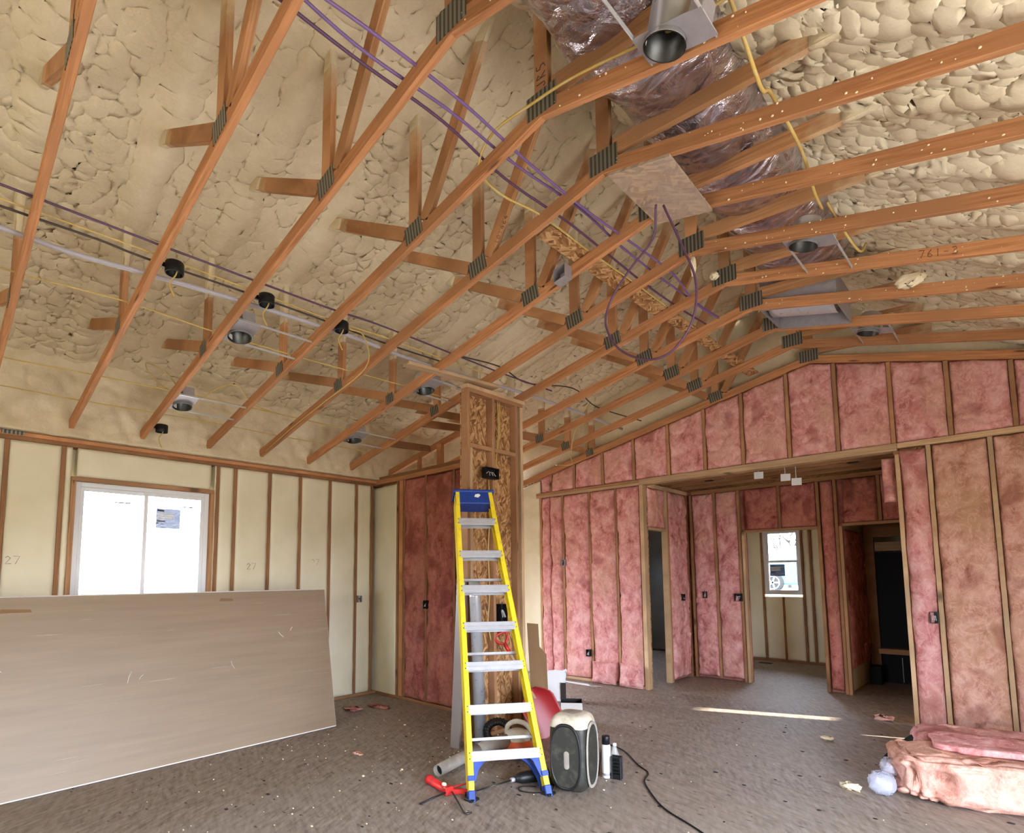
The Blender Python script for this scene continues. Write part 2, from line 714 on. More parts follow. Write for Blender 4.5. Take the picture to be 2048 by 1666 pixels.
def floor_mat():
    k = NT('subfloor_osb')
    k.set(Roughness=0.62, Specular_IOR_Level=0.35)
    v = k.coord('Object')
    flake = []
    for rot in (0.15, -0.55):
        m0 = k.n('ShaderNodeMapping')
        m0.inputs['Rotation'].default_value = (0, 0, rot + 0.9)
        k.l(v, m0.inputs['Vector'])
        mp = k.n('ShaderNodeMapping')
        mp.inputs['Scale'].default_value = (7, 30, 1)
        k.l(m0.outputs[0], mp.inputs['Vector'])
        nz = k.noise(mp.outputs[0], 1.0, 3, 0.65)
        flake.append(nz)
    c1 = k.ramp(flake[0].outputs['Fac'], [(0.3, (88, 76, 68)), (0.5, (142, 129, 118)), (0.72, (176, 164, 154))])
    c2 = k.ramp(flake[1].outputs['Fac'], [(0.3, (96, 83, 74)), (0.5, (146, 133, 122)), (0.72, (172, 160, 149))])
    sel = k.noise(v, 3.0, 1)
    c = k.mix(sel.outputs['Fac'], c1, c2)
    dust = k.noise(v, 0.8, 3, 0.6)
    c = k.mix(k.ramp(dust.outputs['Fac'], [(0.38, (0, 0, 0, 1)), (0.75, (0.55, 0.55, 0.55, 1))]), c, (158, 146, 132))
    mp = k.n('ShaderNodeMapping')
    mp.inputs['Scale'].default_value = (5, 14, 1)
    mp.inputs['Rotation'].default_value = (0, 0, 0.5)
    k.l(v, mp.inputs['Vector'])
    vo = k.n('ShaderNodeTexVoronoi', feature='F1')
    vo.inputs['Scale'].default_value = 1.0
    k.l(mp.outputs[0], vo.inputs['Vector'])
    c = k.mix(k.ramp(vo.outputs['Distance'], [(0.05, (0.8, 0.8, 0.8, 1)), (0.14, (0, 0, 0, 1))]), c, (52, 42, 34))
    k.color(c)
    k.bump(flake[0].outputs['Fac'], 0.35, 0.004)
    return k.m


def glass_mat():
    k = NT('window_glass')
    tr = k.n('ShaderNodeBsdfTransparent')
    gl = k.n('ShaderNodeBsdfGlossy')
    gl.inputs['Roughness'].default_value = 0.02
    fr = k.n('ShaderNodeFresnel')
    fr.inputs['IOR'].default_value = 1.3
    mx = k.n('ShaderNodeMixShader')
    k.l(fr.outputs[0], mx.inputs[0])
    k.l(tr.outputs[0], mx.inputs[1])
    k.l(gl.outputs[0], mx.inputs[2])
    k.l(mx.outputs[0], k.out.inputs['Surface'])
    return k.m


def clear_plastic(name, tint, mixv=0.35):
    k = NT(name)
    k.b.inputs['Base Color'].default_value = lin(tint)
    k.set(Roughness=0.2)
    tr = k.n('ShaderNodeBsdfTransparent')
    mx = k.n('ShaderNodeMixShader')
    mx.inputs[0].default_value = mixv
    k.l(tr.outputs[0], mx.inputs[1])
    k.l(k.b.outputs[0], mx.inputs[2])
    k.l(mx.outputs[0], k.out.inputs['Surface'])
    return k.m


M = {}
M['truss'] = wood('truss_lumber', (204, 144, 98), (158, 104, 66))
M['stud'] = wood('stud_lumber', (190, 144, 104), (150, 104, 70))
M['web'] = wood('web_lumber', (204, 150, 104), (158, 108, 70), spray=(232, 214, 176))
M['pale_stud'] = wood('pale_lumber', (206, 174, 136), (172, 136, 100))
M['dark_stud'] = wood('rough_lumber', (164, 118, 80), (124, 84, 54))
M['osb'] = osb('osb_sheet', 1.0)
M['osb_pale'] = osb('dusty_osb', 1.08, dirty=0.92)
M['floor'] = floor_mat()
M['foam'] = foam_mat('spray_foam', (224, 209, 176), (204, 187, 152), 22, 0.5, 0.012)
M['foam_right'] = foam_mat('spray_foam_popcorn', (238, 226, 196), (216, 200, 164), 20, 0.22, 0.012)
M['foam_wall'] = foam_mat('shaved_wall_foam', (238, 229, 200), (224, 214, 182), 7, 0.3, 0.006)
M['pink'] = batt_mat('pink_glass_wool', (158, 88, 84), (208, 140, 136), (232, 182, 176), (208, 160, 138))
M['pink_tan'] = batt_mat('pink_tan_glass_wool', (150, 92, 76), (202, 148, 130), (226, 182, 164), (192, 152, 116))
M['pink_shaded'] = batt_mat('shaded_pink_glass_wool', (118, 58, 50), (168, 98, 88), (194, 128, 114), (166, 114, 90))  # same pink wool, shade of the darker bays put into its colour
M['plate'] = plate_mat()
M['galv'] = metal('galvanised_steel', (210, 212, 216), 0.3, 0.02, 0.5)
M['dull_galv'] = metal('dull_galvanised_steel', (172, 167, 170), 0.5, 0.08, 0.35)
M['dark_metal'] = metal('dark_can_interior', (84, 84, 80), 0.4)
M['foil'] = foil_mat()
M['alu'] = metal('ladder_aluminium', (196, 196, 200), 0.5, 0.08, 0.3)
M['black'] = plain('black_plastic', (22, 22, 23), 0.45)
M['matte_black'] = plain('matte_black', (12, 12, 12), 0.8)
M['purple'] = plain('purple_cable_jacket', (122, 92, 142), 0.45)
M['dark_purple'] = plain('dark_purple_cable_jacket', (92, 62, 88), 0.45)
M['yellow_cable'] = plain('yellow_cable_jacket', (200, 168, 92), 0.5, dirt=(206, 190, 140))
M['dark_cable'] = plain('dark_cable_jacket', (70, 56, 46), 0.5)
M['grey_pipe'] = plain('grey_conduit', (176, 170, 176), 0.35)
M['white'] = plain('white_vinyl', (236, 238, 240), 0.4)
M['white_paper'] = plain('white_paper', (240, 240, 238), 0.7)
M['dim_foam'] = foam_mat('darkened_foam', (150, 160, 158), (122, 132, 132), 7, 0.3, 0.006)  # wall foam with the side room's dimness put into its colour
M['drywall'] = None
M['glass'] = glass_mat()
M['yellow'] = plain('yellow_fibreglass', (240, 214, 44), 0.4, dirt=(214, 188, 60))
M['blue'] = plain('blue_ladder_plastic', (34, 66, 148), 0.45, dirt=(40, 56, 110))
M['red'] = plain('red_tool_plastic', (196, 42, 40), 0.4, dirt=(150, 50, 46))
M['shovel_red'] = plain('dark_red_scoop_plastic', (146, 34, 36), 0.38)
M['orange'] = plain('orange_tool_plastic', (206, 88, 44), 0.45, dirt=(170, 100, 70))
M['cream'] = plain('dusty_cream_plastic', (206, 196, 176), 0.55, dirt=(170, 156, 132))
M['grey_tool'] = plain('dusty_grey_plastic', (150, 142, 132), 0.55, dirt=(176, 164, 148))
M['charcoal'] = plain('dusty_charcoal_plastic', (46, 46, 40), 0.5, dirt=(78, 74, 62))
M['card'] = plain('brown_cardboard', (128, 98, 66), 0.8)
M['bottle'] = clear_plastic('clear_bottle', (225, 232, 230), 0.3)
M['bag'] = clear_plastic('clear_bag', (214, 216, 232), 0.45)
M['sticker'] = clear_plastic('blue_grey_sticker', (96, 112, 160), 0.88)
M['ink'] = plain('dark_ink', (48, 40, 40), 0.8)
M['grey_sheet'] = plain('grey_sheet_metal', (150, 142, 136), 0.5, 0.3)
M['crumb'] = plain('foam_crumb', (242, 226, 190), 0.8)
M['snow'] = plain('pale_ground', (226, 222, 214), 0.9)


def drywall_mat():
    k = NT('grey_gypsum_paper')
    k.set(Roughness=0.42, Specular_IOR_Level=0.45)
    v = k.coord('Object', (1, 0.5, 7))
    nz = k.noise(v, 2.6, 4, 0.55)
    c = k.ramp(nz.outputs['Fac'], [(0.3, (136, 115, 93)), (0.7, (148, 126, 102))])
    v2 = k.coord('Object', (1, 0.7, 30))
    sc = k.noise(v2, 2.2, 3, 0.6)
    c = k.mix(k.ramp(sc.outputs['Fac'], [(0.68, (0, 0, 0, 1)), (0.76, (0.5, 0.5, 0.5, 1))]), c, (196, 182, 160))
    k.color(c)
    return k.m


M['drywall'] = drywall_mat()
M['gypsum'] = plain('white_gypsum_core', (226, 220, 214), 0.8)

# ------------------------------------------------------------------ the shell
XR, YF, YG, YB = 8.4, -4.0, 5.54, 9.35     # side wall, entrance wall, gable wall, bedroom end wall
HP = 2.90                                   # top of the wall plates
XPK, ZPK = 4.8326, 2.979 + 0.2064 * 4.8326  # truss bottom-chord peak
XRDG = 4.65


def zb(x):
    """underside of the truss bottom chord"""
    return 2.979 + 0.2064 * x if x <= XPK else ZPK - 0.2543 * (x - XPK)


def zfoam(x):
    """underside of the roof foam"""
    if x <= XRDG:
        return 3.81 + 0.275 * x
    if x <= 6.7:
        return 5.09 - 0.60 * (x - XRDG)
    return 3.86 - 0.3 * (x - 6.7)


# floor
mb = MB()
mb.box((-0.16, YF - 0.16, -0.12), (XR + 0.16, YB + 0.16, 0.0))
struct(mb.build('floor', M['floor']))


# roof foam: two lumpy slopes
def roof_patch(x0, x1, y0, y1, step, kind):
    nx, ny = int(abs(x1 - x0) / step) + 1, int((y1 - y0) / step) + 1
    xs, ys = np.linspace(x0, x1, nx), np.linspace(y0, y1, ny)
    X, Y = np.meshgrid(xs, ys, indexing='ij')
    Z = np.vectorize(zfoam)(X)
    if kind == 'left':
        worm = np.sin(2 * math.pi * 7 * fbm(X * 1.9, Y * 2.3, 3, 91))
        d = 0.018 * billow(X, Y * 0.85, 9.0, 23, 2) + 0.026 * vnoise(X * 17 + 3 * fbm(X * 4, Y * 4, 2, 8), Y * 20, 61) + 0.014 * vnoise(X * 36, Y * 40, 67) + 0.007 * worm
        heavy = np.clip((fbm(X * 0.9, Y * 0.9, 2, 40) - 0.25) * 3, 0.5, 1.1)
        d = d * heavy + 0.10 * (fbm(X * 1.3, Y * 1.3, 3, 5) - 0.5)
    else:
        d = 0.055 * lumps(X, Y, 0.080, 31) + 0.022 * lumps(X, Y, 0.052, 37) + 0.10 * (fbm(X * 1.5, Y * 1.5, 3, 55) - 0.5)
    # the foam swells along each buried top chord
    for yt in YT.values():
        d = d + 0.055 * np.exp(-((Y - yt - 0.02) / 0.07) ** 2) * (0.4 + 0.6 * fbm(X * 2, Y * 0 + yt, 2, 3))
    return np.stack([X, Y, Z - d], -1), np.stack([X, Y], -1)


YT = {0: -1.157, 1: -0.547, 2: 0.042, 3: 0.680, 4: 1.271, 5: 1.872, 6: 2.477, 7: 3.107, 8: 3.720, 9: 4.334, 10: 4.930, 11: 5.540}
for kind, x0, x1, mt in (('left', -0.02, XRDG, 'foam'), ('right', XRDG, 7.0, 'foam_right'), ('far', 7.0, XR, 'foam_right')):
    mb = MB()
    P, uv = roof_patch(x0, x1, -2.3, YG + 0.1, {'left': 0.018, 'right': 0.0135, 'far': 0.03}[kind], kind)
    mb.grid(P, True, uv, flip=False)
    o = mb.build({'left': 'ceiling', 'right': 'ceiling_right', 'far': 'ceiling_right_edge'}[kind], M[mt])
    so = o.modifiers.new('thickness', 'SOLIDIFY')
    so.thickness = 0.12
    so.offset = 1.0 if kind == 'x' else -1.0
    struct(o)
mb = MB()
for x0, x1 in ((-0.02, XRDG), (XRDG, 6.7), (6.7, XR)):
    a, b = zfoam(x0), zfoam(x1)
    mb.prism([(x0, YF - 0.1, a), (x1, YF - 0.1, b), (x1, YF - 0.1, b + 0.1), (x0, YF - 0.1, a + 0.1)], (0, -2.3 - YF + 0.1, 0))
struct(mb.build('ceiling_front', M['foam']))


# ---- window wall: shaved foam between studs
def foam_h(seed, amp=0.004):
    def f(u, v, eu, ev):
        e = np.minimum(eu, ev)
        return amp * 2 * (fbm(u * 6 + seed, v * 6, 4, seed) - 0.5) * 2 + 0.004 * lumps(u + seed, v, 0.09, seed) - 0.008 * np.exp(-e / 0.012)
    return f


WIN = (-0.455, 0.755, 1.27, 2.50)
STUDS_L = [-2.60, -2.195, -1.79, -1.385, -0.972, -0.565, 0.83, 1.02, 1.423, 1.813, 2.222, 2.618, 2.862]
edges = [-4.0] + STUDS_L
mb = MB()
T = 0.019
spans = []
for a, b in zip(edges[:-1], edges[1:]):
    if abs(a + 0.565) < 0.01:
        spans += [(-0.546, -0.497, 0.04, 2.82), (-0.455, 0.755, 0.04, 1.232), (-0.455, 0.755, 2.545, 2.82), (0.797, 0.811, 0.04, 2.82)]
    else:
        spans.append((a + T, b - T, 0.04, 2.82))
for i, (a, b, z0, z1) in enumerate(spans):
    mb.relief((-0.004, a, z0), (0, 1, 0), (0, 0, 1), (1, 0, 0), b - a, z1 - z0, 0.03, foam_h(60 + i), 0.13)
for (y0, y1, z0, z1) in ((YF, -0.5, 0, 3.0), (-0.5, 0.8, 0, 1.22), (-0.5, 0.8, 2.55, 3.0), (0.8, 3.2, 0, 3.0), (3.2, 3.8, 2.0, 3.0), (3.2, 3.8, 0, 0.05), (3.8, YG, 0, 3.0)):  # gap beyond the partition is the added opening that lights the alcove
    mb.box((-0.16, y0, z0), (-0.137, y1, z1))
struct(mb.build('wall_left', M['foam_wall']))
mb = MB()
# foam filling the heel over the plate
mb.relief((-0.03, YF, 2.905), (0, 1, 0), (0, 0, 1), (1, 0, 0), YG - YF, 0.95, 0.03,
          lambda u, v, eu, ev: 0.05 * lumps(u, v, 0.14, 71) + 0.03 * fbm(u * 5, v * 5, 3, 72) + 0.03 * np.clip(1 - v / 0.12, 0, 1) + 0.03 * billow(u, v, 11.0, 75, 2), 0.1)
struct(mb.build('wall_left_top', M['foam']))


def lumber(name, p0, p1, w, h, label, mat='stud', up=(0, 0, 1), group=None, cat='stud', bevel=0.0025):
    mb = MB()
    mb.bar(p0, p1, w, h, up)
    return tag(mb.build(name, M[mat], bevel=bevel), label, cat, group)


# plates of the window wall
lumber('wall_plate', (-0.068, YF + 0.01, 2.841), (-0.068, YB, 2.841), 0.14, 0.038, 'lower top plate running over the cream foam window wall', cat='plate', mat='dark_stud')
lumber('wall_plate', (-0.068, YF + 0.01, 2.880), (-0.068, YB, 2.880), 0.14, 0.038, 'upper top plate of the window wall, under the truss ends', cat='plate', mat='truss')
lumber('sole_plate', (-0.066, YF + 0.01, 0.0195), (-0.066, 3.15, 0.0195), 0.13, 0.037, 'sole plate along the bottom of the cream foam window wall', cat='plate')
SL = {-2.60: 'fifth', -2.195: 'fourth', -1.79: 'third', -1.385: 'second'}
lab = {
    -1.385: 'foam wall stud beyond the window, third out from its rough opening',
    -0.972: 'foam wall stud beyond the window, second out from its rough opening',
    -0.565: 'king stud beside the near jamb of the big window',
    0.83: 'king stud between the big window and the corner side of the foam wall',
    1.02: 'foam wall stud, first past the window towards the corner',
    1.423: 'foam wall stud, second past the window towards the corner',
    1.813: 'foam wall stud, third past the window, ending behind the drywall stack corner',
    2.222: 'foam wall stud beside the end of the leaning drywall stack',
    2.618: 'foam wall stud carrying the small outlet box near the corner',
    2.862: 'corner stud where the foam window wall meets the pink partition',
}
for y in STUDS_L:
    if y in lab:
        lumber('wall_stud', (-0.066, y, 0.039), (-0.066, y, 2.821), 0.036, 0.132, lab[y], up=(1, 0, 0), group='studs of the foam window wall', mat='dark_stud')
for y, t in ((-0.476, 'rough timber trimmer on the near side of the big window'), (0.776, 'rough timber trimmer on the corner side of the big window')):
    lumber('window_trimmer', (-0.062, y, 0.039), (-0.062, y, 2.50), 0.040, 0.136, t, up=(1, 0, 0), group='trimmers of the big window', cat='trimmer')
lumber('window_header', (-0.062, -0.496, 2.521), (-0.062, 0.796, 2.521), 0.136, 0.040, 'timber header strip on top of the big window', cat='header')
lumber('window_sill', (-0.062, -0.454, 1.252), (-0.062, 0.754, 1.252), 0.136, 0.036, 'rough timber sill under the big window behind the drywall', cat='sill')


# ---- windows
def window(name, axis, fixed, a0, a1, z0, z1, split, d):
    """vinyl window; AXIS 'y' lies in a wall of constant x, 'x' in a wall of constant y; SPLIT 'v' sliding, 'h' hung"""
    def pt(a, dep, z):
        return (fixed + dep * d, a, z) if axis == 'y' else (a, fixed + dep * d, z)

    def frame_box(mb, A0, A1, Z0, Z1, d0, d1):
        p, q = pt(A0, d0, Z0), pt(A1, d1, Z1)
        mb.box([min(p[i], q[i]) for i in range(3)], [max(p[i], q[i]) for i in range(3)])
    root = MB()
    w = 0.045
    for A0, A1, Z0, Z1 in ((a0, a0 + w, z0, z1), (a1 - w, a1, z0, z1), (a0 + w, a1 - w, z0, z0 + w), (a0 + w, a1 - w, z1 - w, z1)):
        frame_box(root, A0, A1, Z0, Z1, -0.03, 0.05)
    ro = struct(root.build(name, M['white'], bevel=0.004))
    s = 0.036
    am, zm = (a0 + a1) / 2, (z0 + z1) / 2
    sashes = [(a0 + w, am + 0.02, z0 + w, z1 - w, -0.012, 0.012), (am - 0.02, a1 - w, z0 + w, z1 - w, 0.013, 0.04)] if split == 'v' else \
             [(a0 + w, a1 - w, zm - 0.02, z1 - w, -0.012, 0.012), (a0 + w, a1 - w, z0 + w, zm + 0.02, 0.013, 0.04)]
    for (A0, A1, Z0, Z1, d0, d1) in sashes:
        m = MB()
        for B in ((A0, A0 + s, Z0, Z1), (A1 - s, A1, Z0, Z1), (A0 + s, A1 - s, Z0, Z0 + s), (A0 + s, A1 - s, Z1 - s, Z1)):
            frame_box(m, *B, d0, d1)
        so_ = m.build('sash', M['white'], parent=ro, bevel=0.003)
        g = MB()
        frame_box(g, A0 + s - 0.004, A1 - s + 0.004, Z0 + s - 0.004, Z1 - s + 0.004, (d0 + d1) / 2 - 0.002, (d0 + d1) / 2 + 0.002)
        g.build('pane', M['glass'], parent=so_)
    return ro


window('window_1', 'y', -0.09, WIN[0], WIN[1], WIN[2], WIN[3], 'v', 1)
window('window_2', 'x', YB + 0.06, 2.95, 3.58, 1.19, 2.37, 'h', -1)


def sticker(name, axis, fixed, a0, a1, z0, z1, d, label):
    """energy rating sticker on the inside of a pane"""
    root = MB()

    def bx(m, A0, A1, Z0, Z1, d0, d1):
        p = (fixed + d * d0, A0, Z0) if axis == 'y' else (A0, fixed + d * d0, Z0)
        q = (fixed + d * d1, A1, Z1) if axis == 'y' else (A1, fixed + d * d1, Z1)
        m.box([min(p[i], q[i]) for i in range(3)], [max(p[i], q[i]) for i in range(3)])
    bx(root, a0, a1, z0, z1, 0, 0.0012)
    o = tag(root.build(name, M['sticker']), label, 'sticker')
    w, h = a1 - a0, z1 - z0
    m = MB()
    for i in range(3):
        bx(m, a0 + 0.05 * w, a0 + 0.72 * w, z0 + h * (0.46 + 0.11 * i), z0 + h * (0.53 + 0.11 * i), 0.0012, 0.002)
    bx(m, a0 + 0.03 * w, a0 + 0.97 * w, z0 + h * 0.77, z0 + h * 0.79, 0.0012, 0.002)
    bx(m, a0 + 0.03 * w, a0 + 0.97 * w, z0 + h * 0.16, z0 + h * 0.18, 0.0012, 0.002)
    m.build('white_print', M['white_paper'], parent=o)
    m = MB()
    bx(m, a0 + 0.04 * w, a0 + 0.38 * w, z0 + h * 0.33, z0 + h * 0.39, 0.0012, 0.002)
    bx(m, a0 + 0.04 * w, a0 + 0.33 * w, z0 + h * 0.85, z0 + h * 0.93, 0.0012, 0.002)
    bx(m, a0 + 0.04 * w, a0 + 0.10 * w, z0 + h * 0.22, z0 + h * 0.29, 0.0012, 0.002)
    bx(m, a0 + 0.2 * w, a0 + 0.33 * w, z0 + h * 0.2, z0 + h * 0.24, 0.0012, 0.002)
    m.build('dark_print', M['ink'], parent=o)
    return o


sticker('rating_sticker', 'y', -0.058, 0.245, 0.475, 2.09, 2.30, 1, 'blue grey rating sticker on the big window pane')
sticker('rating_sticker', 'x', YB + 0.031, 3.05, 3.30, 1.52, 1.73, -1, 'blue rating sticker on the small bedroom window pane')
mb = MB()
mb.box((-0.08, 0.0, 2.335), (-0.075, 0.012, 2.34))
for a0, a1, z, fx, lb in ((-0.12, 0.02, 2.325, -0.084, 'thin dark spacer strip high on the unlabelled half of the big window'), (0.50, 0.60, 2.325, -0.058, 'thin dark spacer strip above the sticker on the big window')):
    mb = MB()
    mb.box((fx, a0, z), (fx + 0.004, a1, z + 0.012))
    tag(mb.build('spacer_strip', M['ink']), lb, 'strip', 'dark strips on the big window')

# ---- the other shell walls
mb = MB()
for (x0, x1, z0, z1) in ((-0.16, 3.4, 0, 4.6), (3.4, 4.6, 2.1, 5.2), (4.6, XR + 0.16, 0, 5.2), (3.4, 4.6, -0.1, 0.9)):
    mb.box((x0, YF - 0.16, z0), (x1, YF, z1))
struct(mb.build('wall_front', M['foam_wall']))
mb = MB()
for (y0, y1, z0, z1) in ((YF - 0.16, -1.3, 0, 3.3), (-1.3, 1.8, 2.13, 3.3), (1.8, 6.1, 0, 3.3), (6.1, 6.4, 0, 0.55), (6.1, 6.4, 0.71, 3.3), (6.4, 6.6, 0, 3.3), (6.6, 7.5, 0, 0.76), (6.6, 7.5, 1.06, 3.3), (7.5, YB + 0.16, 0, 3.3), (-1.3, 1.8, -0.1, 0.03)):  # low slits past the gable are added to shape the floor sun strips
    mb.box((XR, y0, z0), (XR + 0.16, y1, z1))
struct(mb.build('wall_right', M['foam_wall']))

mb = MB()
mb.box((XR + 0.161, 5.4, -0.4), (XR + 26.0, 5.6, 5.6))  # unseen wall added to keep the sun out of the main room
struct(mb.build('wall_sun_block', M['foam_wall']))

# ---- gable wall backing
mb = MB()
yb = YG + 0.092


def gable_piece(x0, x1, z0, top=True):
    xs = [x0] + ([XPK] if x0 < XPK < x1 else []) + [x1]
    pts = [(x0, yb, z0), (x1, yb, z0)] + [(x, yb, zb(x) + 0.02) for x in reversed(xs)]
    mb.prism(pts, (0, 0.02, 0), (0, 0, 1))


gable_piece(0.0, 2.66, 0.0)
gable_piece(2.66, 5.57, 2.86)
gable_piece(5.57, 6.86, 0.0)
gable_piece(6.86, 6.99, 2.2)  # unseen gap added so a strip of sun reaches the floor
gable_piece(6.99, XR, 0.0)
struct(mb.build('wall_back', M['osb']))
# foam closes the roof space over the gable trusses
mb = MB()
mb.prism([(-0.02, yb + 0.03, 2.9), (XR, yb + 0.03, 2.9), (XR, yb + 0.03, zfoam(XR)), (6.7, yb + 0.03, zfoam(6.7)), (XRDG, yb + 0.03, zfoam(XRDG)), (-0.02, yb + 0.03, zfoam(0))], (0, 0.03, 0), (1, 0, 0))
struct(mb.build('wall_gable_top', M['foam']))

# ---- rooms behind: hall, bedroom, side room, dark room
mb = MB()
mb.box((2.555, YG + 0.13, 0), (2.575, 5.63, 2.86))
mb.box((2.555, 5.63, 2.2), (2.575, 6.24, 2.86))
mb.box((2.555, 6.24, 0), (2.575, YB, 2.86))
struct(mb.build('wall_hall_left', M['pink_shaded']))
mb = MB()
yh = 6.95 + 0.09
for x0, x1, z0 in ((2.60, 3.50, 0), (3.50, 4.49, 2.18), (4.49, 4.74, 0), (4.74, 5.56, 2.18)):
    mb.box((x0, yh, z0), (x1, yh + 0.02, 2.86))
struct(mb.build('wall_hall_back', M['pink_shaded']))
mb = MB()
mb.box((5.60, 5.62, 2.0), (5.68, 5.87, 2.86))  # gap under this piece is added to let a sun strip through
mb.box((5.60, 5.87, 0), (5.68, YB, 2.86))
struct(mb.build('wall_hall_right', M['osb']))
mb = MB()
mb.box((-0.16, YG + 0.18, 3.16), (XR + 0.16, YB + 0.16, 3.2))
struct(mb.build('ceiling_hall', M['osb']))
mb = MB()
for i, (x0, x1, z0, z1) in enumerate(((2.62, 2.95, 0.04, 2.86), (2.95, 3.58, 0.04, 1.15), (2.95, 3.58, 2.41, 2.86), (3.62, 3.72, 0.04, 2.86), (3.76, 4.60, 0.04, 2.86))):
    mb.relief((x0, YB, z0), (1, 0, 0), (0, 0, 1), (0, -1, 0), x1 - x0, z1 - z0, 0.03, foam_h(120 + i, 0.007), 0.12)
mb.box((2.4, YB + 0.121, 0), (2.95, YB + 0.15, 3.2))
mb.box((2.95, YB + 0.121, 0), (3.58, YB + 0.15, 1.19))
mb.box((2.95, YB + 0.121, 2.37), (3.58, YB + 0.15, 3.2))
mb.box((3.58, YB + 0.121, 0), (XR, YB + 0.15, 3.2))
struct(mb.build('wall_bedroom_back', M['foam_wall']))
mb = MB()
mb.box((4.62, 7.06, 0), (4.70, YB, 2.86))
struct(mb.build('wall_bedroom_right', M['foam_wall']))
for x, lb in ((2.93, 'timber stud beside the small bedroom window, door side'), (3.60, 'timber stud beside the small bedroom window, far side'), (3.74, 'doubled stud next to the small bedroom window')):
    lumber('bedroom_stud', (x, YB + 0.03, 0.04), (x, YB + 0.03, 2.86), 0.036, 0.10, lb, mat='dark_stud', up=(0, 1, 0), group='studs of the bedroom window wall')
lumber('bedroom_stud', (3.26, YB - 0.002, 0.04), (3.26, YB - 0.002, 1.15), 0.036, 0.02, 'short timber stud strip under the small bedroom window', mat='dark_stud', up=(0, 1, 0), group='studs of the bedroom window wall')
lumber('bedroom_sole_plate', (2.6, YB - 0.02, 0.02), (4.61, YB - 0.02, 0.02), 0.03, 0.038, 'dark sole plate under the bedroom foam wall', mat='dark_stud', cat='plate')
# bedroom side wall: pine studs beside the window, daylight put into their pale tone
for y, lb in ((8.1, 'sunlit pine stud on the bedroom side wall, first from the doorway'), (8.6, 'sunlit pine stud on the bedroom side wall, second from the doorway'), (9.1, 'sunlit pine stud on the bedroom side wall, beside the window')):
    lumber('side_stud', (2.64, y, 0.0), (2.64, y, 2.86), 0.038, 0.12, lb, mat='pale_stud', up=(1, 0, 0), group='studs of the bedroom side wall')
mb = MB()
for i, (a, b) in enumerate(((7.08, 8.08), (8.12, 8.58), (8.62, 9.08), (9.12, 9.33))):
    mb.relief((2.66, a, 0.0), (0, 1, 0), (0, 0, 1), (1, 0, 0), b - a, 2.86, 0.04, foam_h(150 + i, 0.01), 0.08)
struct(mb.build('wall_bedroom_left', M['foam_wall']))
# side room seen through the narrow doorway
mb = MB()
for i, (a, b) in enumerate(((0.02, 0.5), (0.54, 1.0), (1.04, 1.5), (1.54, 2.54))):
    mb.relief((a, YB, 0.02), (1, 0, 0), (0, 0, 1), (0, -1, 0), b - a, 2.84, 0.04, foam_h(170 + i, 0.008), 0.12)
mb.box((-0.02, YB + 0.121, 0), (2.4, YB + 0.15, 3.2))
for (y0, y1, z0, z1) in ((YG + 0.2, 7.85, 0, 3.2), (7.85, 8.15, 0, 1.6), (7.85, 8.15, 1.9, 3.2), (8.15, YB, 0, 3.2)):  # small gap left here is the added opening for light
    mb.box((-0.16, y0, z0), (-0.05, y1, z1))
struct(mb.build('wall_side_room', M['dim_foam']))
for x, lb in ((0.52, 'third'), (1.02, 'second'), (1.52, 'first')):
    lumber('far_stud', (x, YB + 0.045, 0.0), (x, YB + 0.045, 2.86), 0.036, 0.10, 'stud in the dim foam wall through the narrow hall doorway, %s from the hall' % lb, mat='dark_stud', up=(0, 1, 0), group='studs of the dim side room')
# dark room behind the second hall doorway
mb = MB()
mb.box((4.74, 8.25, 0), (4.86, 8.33, 2.86))
mb.box((4.86, 8.25, 2.08), (5.58, 8.33, 2.86))
mb.box((5.52, 8.25, 0), (5.60, 8.33, 2.08))
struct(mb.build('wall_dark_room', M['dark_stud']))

# ------------------------------------------------------------------ pink glass wool
def wool(seed, bulge=0.035, rough=0.03, edge=0.035, crease=0.02):
    def f(u, v, eu, ev):
        e = np.minimum(eu, ev)
        pillow = bulge * (1 - np.exp(-e / edge))
        n = rough * (fbm(u * 5 + seed, v * 4, 4, seed) - 0.5) * 2
        c = np.abs(fbm(u * 3.2 + seed * 1.7, v * 2.6, 3, seed + 9) - 0.5)
        c2 = np.abs(fbm(u * 8 + seed * 0.7, v * 6, 2, seed + 29) - 0.5)
        n = n + 0.55 * rough * billow(u + seed * 0.37, v * 0.8, 8.0, seed + 41, 2) + 0.35 * rough * billow(u + v * 0.4, v - u * 0.3, 19.0, seed + 47, 2)
        return pillow + n - crease * np.exp(-c / 0.025) - 0.4 * crease * np.exp(-c2 / 0.03) - 0.022 * np.exp(-e / 0.01)
    return f


def batt(label, group, O, U, V, N, lu, lv, seed, depth=0.05, mat='pink', step=0.015, name='insulation_batt', **kw):
    mb = MB()
    mb.relief(O, U, V, N, lu, lv, step, wool(seed, **kw), depth)
    return tag(mb.build(name, M[mat]), label, 'insulation', group)


